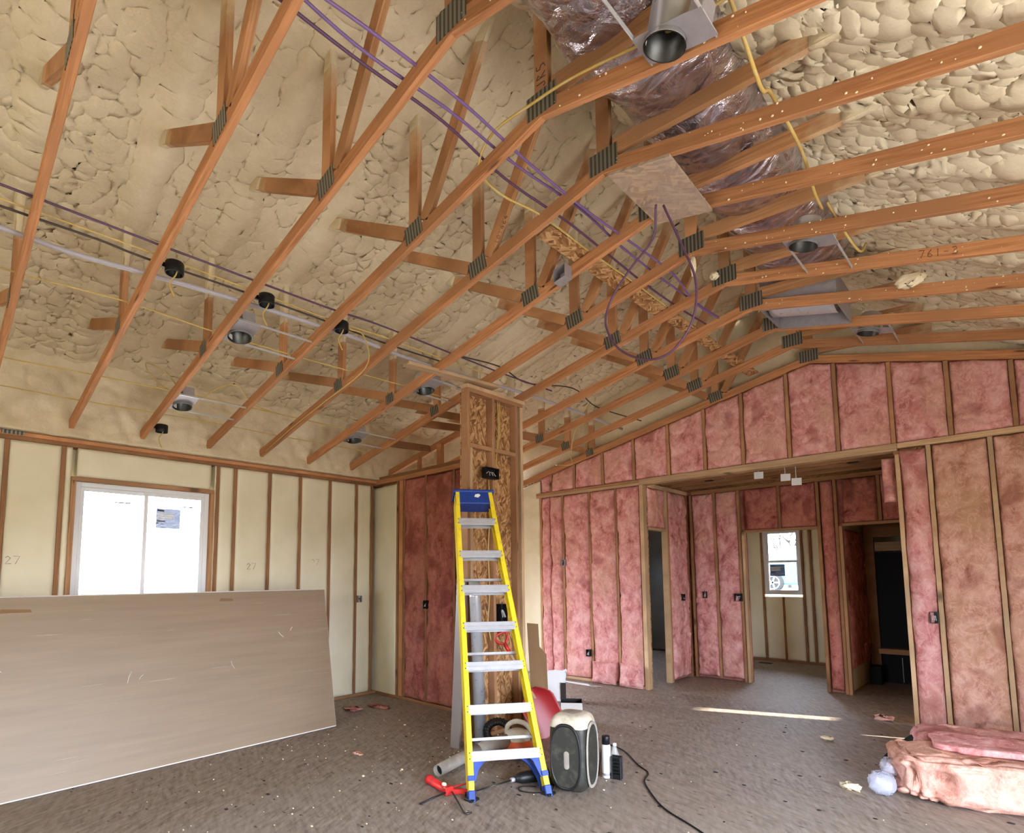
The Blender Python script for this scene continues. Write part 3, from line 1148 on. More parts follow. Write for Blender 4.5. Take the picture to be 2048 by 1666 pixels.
X_, Y_, Z_ = (1, 0, 0), (0, 1, 0), (0, 0, 1)
FY = YG + 0.012          # batt face, just behind the stud faces
G = 'pink insulation batts in the upper gable wall'
UP = [0.80, 1.02, 1.48, 2.00, 2.52, 3.05, 3.56, 4.04, 4.57, 5.067, 5.572, 6.043, 6.515, 6.99, 7.46, 7.93, 8.4]
for i, (a, b) in enumerate(zip(UP[:-1], UP[1:])):
    if a > 6.8:
        break
    a2, b2 = a + 0.021, b - 0.021

    def top(us, a2=a2):
        return np.array([zb(a2 + u) for u in us]) - 0.004 - 2.905
    batt('pink batt in the upper gable row, %s along from its low end' % nth(i), G, (a2, FY, 2.905), X_, Z_, (0, -1, 0), b2 - a2, top, 200 + i, bulge=0.028)
    if i:
        zt = zb(a) - 0.004
        lumber('cripple_stud', (a, YG + 0.052, 2.904), (a, YG + 0.052, zt), 0.038, 0.09, 'short stud in the upper gable wall, %s along from its low end' % nth(i - 1), up=(0, 1, 0), group='short studs in the upper gable wall')
# plates and header under that row
lumber('gable_plate', (0.72, YG + 0.048, 2.880), (2.60, YG + 0.048, 2.880), 0.10, 0.038, 'upper plate over the tall pink wall beside the column', cat='plate', mat='stud')
lumber('gable_plate', (0.72, YG + 0.048, 2.841), (2.60, YG + 0.048, 2.841), 0.10, 0.038, 'lower plate over the tall pink wall beside the column', cat='plate', mat='pale_stud')
lumber('header_beam', (2.602, YG + 0.062, 2.861), (5.598, YG + 0.062, 2.861), 0.135, 0.078, 'deep timber header beam over the wide hall opening', cat='beam', mat='pale_stud')
lumber('gable_plate', (5.60, YG + 0.048, 2.871), (8.38, YG + 0.048, 2.871), 0.105, 0.056, 'pale doubled plate over the pink wall past the hall opening', cat='plate', mat='pale_stud')
lumber('jack_plate', (5.56, YG + 0.06, 2.80), (5.75, YG + 0.06, 2.80), 0.12, 0.036, 'short timber block under the header beam end by the narrow batt', cat='block', mat='dark_stud')

# tall batts and studs beside the column
G = 'tall pink batts beside the column'
LOW = [0.78, 1.22, 1.72, 2.20, 2.62]
seq = ['narrow shaded batt next to the foam strip', 'second tall pink batt from the foam strip', 'third tall pink batt, one bay short of the opening corner', 'last tall pink batt, against the opening corner post']
LOWM = [0.80, 1.00, 1.25, 1.75, 2.21, 2.60]
names = ['narrow shaded pink batt beside the foam strip by the column', 'slim pink batt, second from the foam strip by the column', 'tall pink batt, third from the foam strip by the column', 'tall pink batt, second from the hall opening corner post', 'tall brightly lit pink batt against the hall opening corner post']
for i, (a, b) in enumerate(zip(LOWM[:-1], LOWM[1:])):
    g = 0.021 if i > 1 else 0.008
    batt(names[i], G, (a + (0.021 if i != 1 else 0.008), FY, 0.04), X_, Z_, (0, -1, 0), b - a - (0.042 if i > 1 else 0.029), 2.78, 240 + i, bulge=0.045, rough=0.035, mat='pink')
for a, lb in ((0.80, 'first stud of the tall pink wall, beside the foam strip'), (1.25, 'second stud of the tall pink wall'), (1.75, 'third stud of the tall pink wall'), (2.21, 'fourth stud of the tall pink wall')):
    lumber('tall_stud', (a, YG + 0.052, 0.039), (a, YG + 0.052, 2.82), 0.038, 0.09, lb + ', beside the column', up=(0, 1, 0), group='studs of the tall pink wall')
lumber('corner_post', (2.63, YG + 0.05, 0.0), (2.63, YG + 0.05, 2.82), 0.058, 0.115, 'pine corner post where the pink wall turns into the hall', up=(0, 1, 0), mat='pale_stud', cat='post')
lumber('sole_plate', (0.72, YG + 0.05, 0.0195), (2.598, YG + 0.05, 0.0195), 0.10, 0.037, 'sole plate under the tall pink wall beside the column', cat='plate', mat='pale_stud')
mb = MB()
mb.relief((0.0, YG + 0.03, 0.0), X_, Z_, (0, -1, 0), 0.775, lambda us: np.array([zb(u) - 2.979 for u in us]) + 2.95, 0.03, foam_h(301, 0.012), 0.04)
struct(mb.build('wall_foam_strip', M['foam_wall']))

for i, (a, b, h, lb) in enumerate(((1.78, 2.17, 0.30, 'crumpled pink wool tuft at the foot of the tall wall, farther from the corner post'), (2.24, 2.585, 0.32, 'crumpled pink wool tuft at the foot of the tall wall, beside the corner post'))):
    batt(lb, 'crumpled wool tufts at the wall foot', (a, FY - 0.06, 0.01), X_, Z_, (0, -1, 0), b - a, h, 290 + i, depth=0.0, bulge=0.055, rough=0.06, edge=0.05, name='wool_tuft', step=0.012)

# wall past the opening
batt('ragged pink wool flap hanging at the top of the opening jamb', None, (5.44, YG + 0.10, 2.30), X_, Z_, (0, -1, 0), 0.125, 0.47, 299, depth=0.02, bulge=0.03, rough=0.04, edge=0.03, name='wool_flap')
G = 'pink batts past the hall opening'
lumber('jamb_stud', (5.592, YG + 0.05, 0.0), (5.592, YG + 0.05, 2.78), 0.038, 0.12, 'jamb stud on the bright pink side of the hall opening', up=(0, 1, 0), cat='stud', mat='pale_stud')
batt('narrow bright pink batt bulging beside the hall opening jamb', G, (5.614, FY, 0.035), X_, Z_, (0, -1, 0), 0.215, 2.78, 310, bulge=0.085, rough=0.045, mat='pink', edge=0.05)
lumber('tall_stud', (5.852, YG + 0.045, 0.0), (5.852, YG + 0.045, 2.84), 0.038, 0.10, 'pale stud with the black switch box past the hall opening', up=(0, 1, 0), group='studs past the hall opening', mat='pale_stud')
batt('wide tan and pink batt between the two pale studs past the opening', G, (5.878, FY, 0.035), X_, Z_, (0, -1, 0), 0.422, 2.80, 311, bulge=0.03, rough=0.04, mat='pink_tan')
lumber('tall_stud', (6.322, YG + 0.045, 0.0), (6.322, YG + 0.045, 2.84), 0.038, 0.10, 'pale stud at the very edge of the pink wall past the opening', up=(0, 1, 0), group='studs past the hall opening', mat='pale_stud')
batt('last tan and pink batt cut by the picture edge', G, (6.345, FY, 0.035), X_, Z_, (0, -1, 0), 0.23, 2.80, 312, bulge=0.05, rough=0.05, mat='pink_tan')
lumber('sole_plate', (5.612, YG + 0.052, 0.017), (6.58, YG + 0.052, 0.017), 0.09, 0.032, 'sole plate under the pink wall past the hall opening', cat='plate', mat='stud')

# ---- partition that ends at the column (faces the room at y = 2.93)
PY_ = 2.93
mb = MB()
mb.relief((-0.12, PY_ + 0.012, 0.0), X_, Z_, (0, -1, 0), 0.57, 2.80, 0.03, foam_h(320), 0.07)
struct(mb.build('wall_partition', M['foam_wall']))
lumber('partition_plate', (0.0, PY_ + 0.05, 2.921), (2.455, PY_ + 0.05, 2.921), 0.10, 0.038, 'upper plate over the shaded pink partition', cat='plate', mat='dark_stud')
lumber('partition_plate', (0.0, PY_ + 0.05, 2.870), (2.455, PY_ + 0.05, 2.870), 0.10, 0.060, 'lower doubled plate over the shaded pink partition', cat='plate', mat='truss')
lumber('partition_plate', (0.02, PY_ + 0.05, 0.0195), (2.455, PY_ + 0.05, 0.0195), 0.09, 0.037, 'sole plate under the shaded pink partition', cat='plate', mat='dark_stud')
for x, m_, lb in ((0.475, 'dark_stud', 'stud at the edge of the foam strip in the shaded pink partition'), (0.553, 'truss', 'reddish doubled stud between foam strip and shaded pink batts'), (0.630, 'dark_stud', 'stud beside the first shaded pink batt of the partition'), (1.075, 'dark_stud', 'stud between the shaded pink batts of the partition'), (1.60, 'dark_stud', 'stud next to the column in the shaded pink partition')):
    lumber('partition_stud', (x, PY_ + 0.055, 0.039), (x, PY_ + 0.055, 2.839), 0.036 if x != 0.553 else 0.076, 0.09, lb, mat=m_, up=(0, 1, 0), group='studs of the shaded pink partition')
for i, (a, b, lb) in enumerate(((0.65, 1.055, 'shaded pink batt in the partition, on the foam strip side'), (1.095, 1.58, 'shaded pink batt in the partition, beside the column'), (1.62, 2.44, 'shaded pink batt in the partition hidden partly behind the column'))):
    batt(lb, 'shaded pink batts of the partition', (a, PY_ + 0.012, 0.04), X_, Z_, (0, -1, 0), b - a, 2.79, 330 + i, mat='pink_shaded', bulge=0.03, rough=0.03, depth=0.075)
for x, lb in ((0.80, 'first short stud between partition plate and sloping truss chord'), (1.22, 'wide short stud between partition plate and sloping truss chord'), (1.68, 'short stud over the partition, beside the column')):
    lumber('gable_cripple', (x, PY_ + 0.125, 2.941), (x, PY_ + 0.125, zb(x) - 0.0), 0.038 if x != 1.22 else 0.09, 0.05, lb, mat='truss', up=(0, 1, 0), group='short studs over the partition')
mb = MB()
for (x0, x1) in ((-0.13, 2.45),):
    mb.box((x0, PY_ + 0.105, 0.0), (x1, PY_ + 0.118, 2.94))
struct(mb.build('wall_closet', M['osb']))
for (p0, p1, lb) in (((0.90, 2.52, 3.21), (0.94, 3.10, 3.225), 'dark cross block between the last trusses, low over the partition'), ((1.52, 2.52, 3.34), (1.62, 3.10, 3.36), 'dark cross block between the last trusses, beside the column')):
    lumber('cross_block', p0, p1, 0.038, 0.085, lb, mat='dark_stud', group='cross blocks over the partition', cat='block')

# ---- hall: side wall with narrow doorway
HX = 2.66
G = 'pink batts around the narrow hall doorway'
batt('square pink batt above the narrow hall doorway', G, (HX - 0.012, 5.68, 2.235), Y_, Z_, (1, 0, 0), 0.50, 0.57, 350, bulge=0.02)
batt('tall pink batt between narrow doorway and inside hall corner', G, (HX - 0.012, 6.29, 0.04), Y_, Z_, (1, 0, 0), 0.57, 2.76, 351, bulge=0.035)
for y, h0, h1, lb, m_ in ((5.625, 0.0, 2.80, 'door jamb stud of the narrow hall doorway, corner post side', 'pale_stud'), (6.22, 0.0, 2.80, 'door jamb stud of the narrow hall doorway, far side', 'pale_stud'), (6.262, 0.0, 2.80, 'stud doubled behind the narrow doorway far jamb', 'stud'), (6.895, 0.0, 2.80, 'stud in the inside corner of the hall', 'dark_stud')):
    lumber('hall_stud', (HX - 0.045, y, h0), (HX - 0.045, y, h1), 0.038, 0.085, lb, mat=m_, up=(1, 0, 0), group='studs of the hall side wall')
lumber('door_header', (HX - 0.045, 5.645, 2.212), (HX - 0.045, 6.20, 2.212), 0.085, 0.036, 'timber head over the narrow hall doorway', cat='header', mat='pale_stud')
lumber('hall_plate', (HX - 0.045, 5.66, 2.83), (HX - 0.045, 6.93, 2.83), 0.085, 0.056, 'plate along the top of the hall side wall', cat='plate', mat='pale_stud')
# hall end wall
HY = 6.95
G = 'pink batts of the hall end wall'
for i, (a, b, z0, z1, lb) in enumerate((
        (2.715, 3.045, 0.04, 2.80, 'tall pink batt of the hall end wall, in the corner'),
        (3.085, 3.40, 0.04, 2.80, 'tall pink batt of the hall end wall, beside the bedroom doorway'),
        (3.52, 3.97, 2.20, 2.80, 'pink batt over the bedroom doorway, on the hall corner side'),
        (4.01, 4.45, 2.20, 2.80, 'pink batt over the bedroom doorway, on the pier side'),
        (4.515, 4.66, 0.04, 2.80, 'slim pink batt in the pier between the two hall doorways'),
        (4.78, 5.16, 2.22, 2.80, 'shaded pink batt over the dark doorway, beside the pier'),
        (5.20, 5.56, 2.22, 2.80, 'shaded pink batt over the dark doorway, beside the opening jamb'))):
    batt(lb, G, (a, HY + 0.012, z0), X_, Z_, (0, -1, 0), b - a, z1 - z0, 360 + i, bulge=0.03, mat='pink_shaded' if a > 3.5 else 'pink')
for x, z0, z1, lb, m_ in (
        (2.69, 0, 2.80, 'corner stud of the hall end wall', 'dark_stud'), (3.065, 0.04, 2.80, 'stud between the tall batts of the hall end wall', 'stud'),
        (3.425, 0, 2.80, 'king stud on the corner side of the bedroom doorway', 'stud'), (3.475, 0, 2.18, 'jamb stud on the corner side of the bedroom doorway', 'pale_stud'),
        (3.99, 2.2, 2.80, 'short stud above the bedroom doorway', 'dark_stud'), (4.48, 0, 2.80, 'stud on the bedroom doorway side of the pier', 'dark_stud'),
        (4.69, 0, 2.80, 'stud on the dark doorway side of the pier', 'dark_stud'), (4.732, 0, 2.18, 'jamb stud of the dark hall doorway', 'stud'),
        (5.18, 2.22, 2.80, 'short stud above the dark hall doorway', 'dark_stud')):
    lumber('end_stud', (x, HY + 0.05, z0), (x, HY + 0.05, z1), 0.038, 0.09, lb, mat=m_, up=(0, 1, 0), group='studs of the hall end wall')
lumber('door_header', (3.50, HY + 0.05, 2.178), (4.46, HY + 0.05, 2.178), 0.09, 0.036, 'timber head over the bedroom doorway', cat='header')
lumber('door_header', (4.755, HY + 0.05, 2.196), (5.56, HY + 0.05, 2.196), 0.09, 0.036, 'timber head over the dark hall doorway', cat='header')
lumber('hall_plate', (2.71, HY + 0.05, 2.83), (5.58, HY + 0.05, 2.83), 0.09, 0.056, 'plate along the top of the hall end wall', cat='plate', mat='dark_stud')
for i, y in enumerate((5.86, 6.20, 6.54, 6.88)):
    lumber('hall_joist', (2.60, y, 3.00), (5.59, y, 3.00), 0.038, 0.235, 'brown ceiling joist of the hall, %s from the header beam' % nth(i), mat='dark_stud', group='ceiling joists of the hall', cat='joist')
for i, (x, y, z) in enumerate(((4.00, 6.172, 2.855), (4.325, 6.172, 2.785), (4.45, 6.172, 2.715))):
    mb = MB()
    mb.prism([(x - 0.055, y, z - 0.045), (x + 0.055, y, z - 0.05), (x + 0.058, y, z + 0.04), (x - 0.052, y, z + 0.047)], (0.006, 0.004, 0))
    mb.bar((x, y + 0.006, z + 0.03), (x, y + 0.006, 2.93), 0.006, 0.005)
    tag(mb.build('white_card', M['white_paper']), ['white card hanging under the hall joists, highest of three', 'white card hanging under the hall joists, middle of three', 'white card hanging under the hall joists, lowest of three'][i], 'card', 'white cards in the hall')
# dark room details
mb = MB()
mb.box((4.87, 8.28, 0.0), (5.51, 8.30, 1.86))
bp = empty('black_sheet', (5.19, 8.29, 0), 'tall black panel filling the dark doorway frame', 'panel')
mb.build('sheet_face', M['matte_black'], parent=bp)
mb = MB()
mb.box((5.10, 8.265, 0.02), (5.108, 8.279, 0.36))
mb.build('seam_strip', M['grey_sheet'], parent=bp)
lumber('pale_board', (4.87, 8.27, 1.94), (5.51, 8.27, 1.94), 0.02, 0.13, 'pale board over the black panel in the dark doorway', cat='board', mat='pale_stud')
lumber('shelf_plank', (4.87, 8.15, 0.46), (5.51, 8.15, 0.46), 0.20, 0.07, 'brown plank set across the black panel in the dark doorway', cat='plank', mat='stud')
batt('shaded pink batt inside the dark doorway', None, (4.735, 7.10, 0.3), Y_, Z_, (1, 0, 0), 1.1, 1.85, 380, mat='pink_shaded', bulge=0.02, depth=0.015)
mb = MB()
mb.box((4.76, 7.95, 0.0), (4.90, 8.10, 0.26))
tag(mb.build('black_bin', M['matte_black'], bevel=0.01), 'small black box on the floor inside the dark doorway', 'box')

# ------------------------------------------------------------------ roof trusses
def strokes(mb, glyphs, to3d, size, r=0.0022, adv=0.75):
    G_ = {
        '7': [[(0, 1), (0.6, 1), (0.2, 0)]], '6': [[(0.5, 1), (0.1, 0.45), (0.1, 0.1), (0.35, 0), (0.55, 0.2), (0.35, 0.45), (0.12, 0.35)]],
        '1': [[(0.3, 1), (0.25, 0)]], '-': [[(0.05, 0.5), (0.5, 0.5)]],
        '3': [[(0.05, 0.9), (0.4, 1), (0.5, 0.75), (0.2, 0.55), (0.55, 0.3), (0.35, 0), (0, 0.1)]],
        '2': [[(0, 0.8), (0.25, 1), (0.5, 0.75), (0, 0), (0.6, 0.05)]],
        'J': [[(0.5, 1), (0.45, 0.1), (0.2, 0), (0.05, 0.2)]], 'R': [[(0.05, 0), (0.1, 1), (0.5, 0.8), (0.1, 0.5), (0.55, 0)]],
        '5': [[(0.55, 1), (0.15, 1), (0.1, 0.6), (0.45, 0.5), (0.5, 0.15), (0.1, 0)]],
        '0': [[(0.3, 1), (0.05, 0.6), (0.1, 0.1), (0.35, 0), (0.55, 0.4), (0.45, 0.9), (0.3, 1)]],
        '4': [[(0.4, 1), (0.05, 0.4), (0.6, 0.4)], [(0.45, 0.7), (0.4, 0)]],
    }
    x = 0
    for ch in glyphs:
        for line in G_.get(ch, []):
            mb.tube([to3d((x + a) * size, b * size) for a, b in line], r, 4)
        x += adv
    return mb


def foam_collar(p0, p1, r0, r1, parent, seed):
    """foam overspray climbing down a web from the roof"""
    p0, p1 = Vector(p0), Vector(p1)
    n, m = 9, 14
    a = (p1 - p0).normalized()
    s = a.cross(Vector((0, 1, 0))).normalized()
    y = s.cross(a)
    th = np.linspace(0, 2 * math.pi, m, endpoint=False)
    P = np.zeros((n, m, 3))
    rng = np.random.RandomState(seed)
    ph = rng.rand() * 6
    for i in range(n):
        t = i / (n - 1)
        r = r0 + (r1 - r0) * t ** 2.2
        sx = np.sign(np.cos(th)) * np.abs(np.cos(th)) ** 0.5 * (0.046 + r)
        sy = np.sign(np.sin(th)) * np.abs(np.sin(th)) ** 0.5 * (0.021 + r)
        wob = 1 + 0.25 * r / max(r1, 1e-3) * np.sin(3 * th + ph + 4 * t) + 0.10 * (rng.rand(m) - 0.5)
        c = p0 + (p1 - p0) * t
        for j in range(m):
            q = c + s * float(sx[j] * wob[j]) + y * float(sy[j] * wob[j])
            P[i, j] = q
    mb = MB()
    mb.grid(P, True, closed_v=True)
    b = len(mb.v) - n * m
    mb.face([b + j for j in range(m)], [(0, 0)] * m)
    return mb.build('foam_collar', M['foam'], parent=parent)


TL = ['nearest overhead, cut by the edge of the picture']
WHO = {11: 'roof truss standing on the pink gable wall', 10: 'first roof truss out from the pink gable wall', 9: 'second roof truss out from the pink gable wall',
       8: 'third roof truss out from the pink gable wall', 7: 'roof truss running over the shaded pink partition', 6: 'roof truss just in front of the pink partition, over the column side',
       5: 'roof truss carrying the small grey junction box', 4: 'roof truss at the near edge of the dusty board under the ridge', 3: 'roof truss in front of the big overhead can light',
       2: 'roof truss with a yellow cable loop beside the highest black box', 1: 'second roof truss from the camera, ending over the window jamb', 0: 'roof truss closest to the camera at the picture edge'}
WHO[3] = 'roof truss right behind the big overhead can light'
WHO[2] = 'third roof truss from the camera, landing over the big window'


def truss(k):
    y = YT[k]
    root = empty('roof_truss', (0.0, y, 2.979), WHO[k], 'truss', 'scissor roof trusses')
    t, hgt = 0.038, 0.0912
    x0 = -0.02
    mt = M['truss']
    m = MB()
    m.prism([(x0, y, zb(x0)), (XPK, y, ZPK), (XPK, y, ZPK + hgt), (x0, y, zb(x0) + hgt)], (0, t, 0), (1, 0, 0.2064))
    m.build('bottom_chord', mt, parent=root, bevel=0.003)
    m = MB()
    xe = XR - 0.02
    m.prism([(XPK, y, ZPK), (xe, y, zb(xe)), (xe, y, zb(xe) + hgt), (XPK, y, ZPK + hgt)], (0, t, 0), (1, 0, -0.2543))
    rc = m.build('bottom_chord', mt, parent=root, bevel=0.003)
    yc = y + t / 2
    webs = [  # start, end, collar length
        ((3.73, zb(3.73) + 0.088), (3.73, zfoam(3.73) + 0.03), 0.22),
        ((3.84, zb(3.84) + 0.10), (4.56, zfoam(4.56) + 0.02), 0.3),
        ((3.64, zb(3.64) + 0.13), (2.42, zfoam(2.42) + 0.06), 0.36),
        ((1.82, zb(1.82) + 0.088), (1.82, zfoam(1.82) + 0.03), 0.42),
        ((1.74, zb(1.74) + 0.12), (0.25, zfoam(0.25) + 0.07), 0.30),
        ((XPK, ZPK + 0.092), (XPK, zfoam(XPK) + 0.03), 0.12),
        ((4.90, ZPK + 0.14), (6.34, 4.02), 0.30)]
    for i, (a, b, L) in enumerate(webs):
        m = MB()
        A, B = Vector((a[0], yc, a[1])), Vector((b[0], yc, b[1]))
        m.bar(A, B, 0.089, t, (0, 1, 0))
        w = m.build('web', M['web'], parent=root)
        at = w.data.attributes.new('roof_distance', 'FLOAT', 'POINT')
        ln = (B - A).length
        at.data.foreach_set('value', [ln] * 4 + [0.0] * 4)
        d = (B - A).normalized()
        foam_collar(B - d * (L + 0.08), B, 0.002, 0.035, w, 31 * k + i)
    for (cx, cz, lx, lz, ax) in ((XPK + 0.0, ZPK + 0.085, 0.20, 0.135, (1, 0, 0)), (3.735, zb(3.735) + 0.088, 0.175, 0.125, (1, 0, 0.2064)), (1.79, zb(1.79) + 0.075, 0.135, 0.105, (1, 0, 0.2064))):
        m = MB()
        a = Vector(ax).normalized()
        u = Vector((-a.z, 0, a.x))
        c = Vector((cx, y, cz))
        m.prism([c - a * lx / 2 - u * lz / 2, c + a * lx / 2 - u * lz / 2, c + a * lx / 2 + u * lz / 2, c - a * lx / 2 + u * lz / 2], (0, -0.003, 0), a)
        m.build('gusset_plate', M['plate'], parent=root)
    if k == 7:
        m = MB()
        strokes(m, '761-3', lambda a, b: (6.13 + a * 0.98, y - 0.001, zb(6.13) + 0.022 - a * 0.25 + b), 0.052, 0.0016, 0.85)
        m.build('handwriting', M['ink'], parent=rc)
    if k == 3:
        m = MB()
        strokes(m, 'JR5', lambda a, b: (XPK + 0.03 - b, y - 0.001, 4.14 + a), 0.058, 0.0018, 0.9)
        m.build('handwriting', M['ink'], parent=root)
    if k == 4:
        m = MB()
        A, B = Vector(webs[1][0]).to_3d(), Vector(webs[1][1]).to_3d()
        dx, dz = 0.545, 0.838
        strokes(m, '101464', lambda a, b: (3.87 + 0.06 + dx * a - dz * (b - 0.02), y - 0.001, zb(3.87) + 0.15 + dz * a + dx * (b - 0.02)), 0.042, 0.0015, 0.8)
        m.build('handwriting', M['ink'], parent=root)
    return root


for k in range(12):
    truss(k)

# handwriting left on the shaved foam: 27
wl = bpy.data.objects['wall_left']
m = MB()
for yy, zz in ((-0.93, 1.70), (1.18, 1.66), (1.98, 1.72)):
    strokes(m, '27', lambda a, b, yy=yy, zz=zz: (0.002, yy + a, zz + b), 0.07, 0.0018, 0.8)
m.build('handwriting', M['ink'], parent=wl)

# ------------------------------------------------------------------ the column: a short framed wing wall with OSB on its far face
CX = 2.555
G = 'studs of the framed column'
for y, z0, z1, lb, mt in ((2.247, 0.04, 3.40, 'pine end stud at the front edge of the framed column', 'stud'),
                          (2.286, 0.04, 2.835, 'short pale stud beside the front end stud of the column, under its cross block', 'pale_stud'),
                          (2.604, 0.04, 3.40, 'middle pine stud of the framed column', 'stud'),
                          (2.965, 0.04, 3.40, 'pine stud before the back edge of the framed column', 'stud'),
                          (3.045, 0.04, 3.40, 'pale pine stud at the back edge of the framed column', 'pale_stud')):
    lumber('column_stud', (CX, y, z0), (CX, y, z1), 0.038, 0.089, lb, mat=mt, up=(1, 0, 0), group=G)
lumber('column_plate', (CX, 2.227, 3.419), (CX, 3.065, 3.419), 0.089, 0.038, 'lower top plate of the framed column', cat='plate', mat='stud')
lumber('column_plate', (CX, 2.227, 3.458), (CX, 3.10, 3.458), 0.10, 0.038, 'upper top plate of the framed column under the trusses', cat='plate', mat='pale_stud')
lumber('column_plate', (CX, 2.227, 0.0195), (CX, 3.065, 0.0195), 0.089, 0.037, 'sole plate under the framed column', cat='plate', mat='stud')
for a, b, lb in ((2.268, 2.583, 'front'), (2.625, 2.944, 'back')):
    lumber('cross_block', (CX + 0.022, a, 2.858), (CX + 0.022, b, 2.858), 0.045, 0.042, 'pine cross block high in the framed column, %s bay' % lb, cat='block', mat='stud', group='cross blocks of the column')
lumber('strap_board', (2.50, 1.55, 3.515), (2.62, 2.62, 3.515), 0.11, 0.03, 'grey board running onto the top of the framed column', cat='board', mat='pale_stud')
mb = MB()
mb.box((2.497, 2.227, 0.04), (2.5095, 3.065, 3.40), (0, 0, 1))
struct(mb.build('wall_column', M['osb']))


def cable(name, pts, r, mat, label, group=None, k=6, cat='cable', n=7):
    mb = MB()
    mb.tube(smooth_path(pts, k), r, n)
    return tag(mb.build(name, M[mat]), label, cat, group)


def box_frame(mb, c, ax, half, wall, open_dir):
    """shallow open box; ax: three unit vectors, opening along +ax[2]"""
    c = Vector(c)
    a, b, n = (Vector(q) for q in ax)
    ha, hb, hn = half

    def blk(ca, cb, cn, wa, wb, wn):
        o = c + a * ca + b * cb + n * cn
        mb.prism([o - a * wa - b * wb - n * wn, o + a * wa - b * wb - n * wn, o + a * wa + b * wb - n * wn, o - a * wa + b * wb - n * wn], n * (2 * wn), a)
    blk(0, 0, -hn + wall / 2, ha, hb, wall / 2)
    blk(-ha + wall / 2, 0, wall / 2, wall / 2, hb, hn - wall / 2)
    blk(ha - wall / 2, 0, wall / 2, wall / 2, hb, hn - wall / 2)
    blk(0, -hb + wall / 2, wall / 2, ha - wall, wall / 2, hn - wall / 2)
    blk(0, hb - wall / 2, wall / 2, ha - wall, wall / 2, hn - wall / 2)


def outlet_box(c, a, b, n, half, label, mat='black', wires=True, name='outlet_box'):
    root = empty(name, c, label, 'electrical box')
    mb = MB()
    box_frame(mb, c, (a, b, n), half, 0.004, None)
    mb.build('box_body', M[mat], parent=root)
    if wires:
        mb = MB()
        c_, a_, b_, n_ = Vector(c), Vector(a), Vector(b), Vector(n)
        for s in (-0.4, 0.1, 0.5):
            mb.tube(smooth_path([c_ - n_ * half[2] * 0.8 + a_ * s * half[0], c_ + a_ * s * half[0] * 0.6 + b_ * 0.3 * half[1], c_ + n_ * half[2] * 0.9 - b_ * 0.5 * half[1] + a_ * s * half[0]], 4), 0.0025, 5)
        mb.build('wire_ends', M['white_paper'] if mat == 'black' else M['ink'], parent=root)
    return root


outlet_box((2.632, 2.52, 2.595), Y_, Z_, X_, (0.095, 0.055, 0.03), 'black plastic box with a white mark high on the framed column', wires=True)
outlet_box((2.602, 2.70, 1.185), Y_, Z_, X_, (0.048, 0.09, 0.034), 'black outlet box full of wires behind the ladder on the column')
outlet_box((0.012, 2.665, 1.272), Y_, Z_, X_, (0.028, 0.045, 0.03), 'small grey outlet box on the foam wall stud near the corner', mat='dull_galv')
outlet_box((1.14, PY_ - 0.03, 1.22), X_, Z_, (0, -1, 0), (0.028, 0.05, 0.03), 'dark outlet box in the shaded pink partition')
outlet_box((5.80, YG - 0.055, 1.115), X_, Z_, (0, -1, 0), (0.033, 0.055, 0.03), 'black switch box on the pale stud past the hall opening')
outlet_box((1.705, YG - 0.03, 0.42), X_, Z_, (0, -1, 0), (0.03, 0.05, 0.03), 'dark outlet box low in the tall pink wall')
outlet_box((1.285, YG - 0.03, 1.76), X_, Z_, (0, -1, 0), (0.028, 0.05, 0.03), 'grey outlet box high in the tall pink wall', mat='dull_galv')
outlet_box((3.385, HY - 0.03, 1.22), X_, Z_, (0, -1, 0), (0.05, 0.055, 0.03), 'wide black switch box beside the bedroom doorway')
outlet_box((2.89, HY - 0.03, 1.25), X_, Z_, (0, -1, 0), (0.028, 0.05, 0.03), 'slim dark switch box on the hall corner batt')
outlet_box((2.70, 6.55, 1.22), Y_, Z_, X_, (0.028, 0.05, 0.03), 'dark switch box past the narrow hall doorway')
# cables inside the column
cable('column_cable', [(2.575, 2.690, 3.40), (2.578, 2.700, 3.1), (2.582, 2.668, 2.88), (2.586, 2.65, 2.6)], 0.006, 'yellow_cable', 'pale yellow cable hanging in the upper bay of the framed column', 'cables in the column')
cable('column_cable', [(2.570, 2.725, 3.40), (2.572, 2.720, 3.1), (2.575, 2.69, 2.88)], 0.006, 'yellow_cable', 'second yellow cable hanging in the upper column bay, towards its back', 'cables in the column')
cable('column_cable', [(2.575, 2.55, 2.54), (2.578, 2.56, 2.2), (2.570, 2.54, 1.8), (2.574, 2.552, 1.4), (2.570, 2.53, 1.1), (2.578, 2.56, 0.92)], 0.006, 'yellow_cable', 'long tan cable running down the column behind the ladder', 'cables in the column')

# ------------------------------------------------------------------ things in the roof
# foil insulated duct along the ridge
YD = (-0.6, 3.72)
mb = MB()
nL, nC = 190, 40
L_ = np.linspace(YD[0], YD[1], nL)
TH = np.linspace(0, 2 * math.pi, nC, endpoint=False)
U_, A_ = np.meshgrid(L_, TH, indexing='ij')
rr = 0.36 + 0.012 * np.sin(U_ * 9) + 0.05 * (fbm(U_ * 2.5, A_ * 1.2, 2, 81) - 0.5) + 0.03 * np.abs(fbm(U_ * 6, A_ * 1.2, 2, 83) - 0.5)
sag = 0.05 * np.sin(U_ * 2 * math.pi / 1.21)
P = np.stack([5.30 + rr * np.cos(A_), U_, 4.40 + sag * 0.5 + rr * 0.80 * np.sin(A_)], -1)
P[..., 2] = np.maximum(P[..., 2], ZPK + 0.10 - 0.2543 * (P[..., 0] - XPK) + 0.0)
mb.grid(P, True, closed_v=True)
mb.face([k for k in range(nC)], [(0, 0)] * nC)
mb.face([(nL - 1) * nC + k for k in range(nC)][::-1], [(0, 0)] * nC)
tag(mb.build('foil_duct', M['foil']), 'big foil wrapped insulated duct lying along the ridge', 'duct')

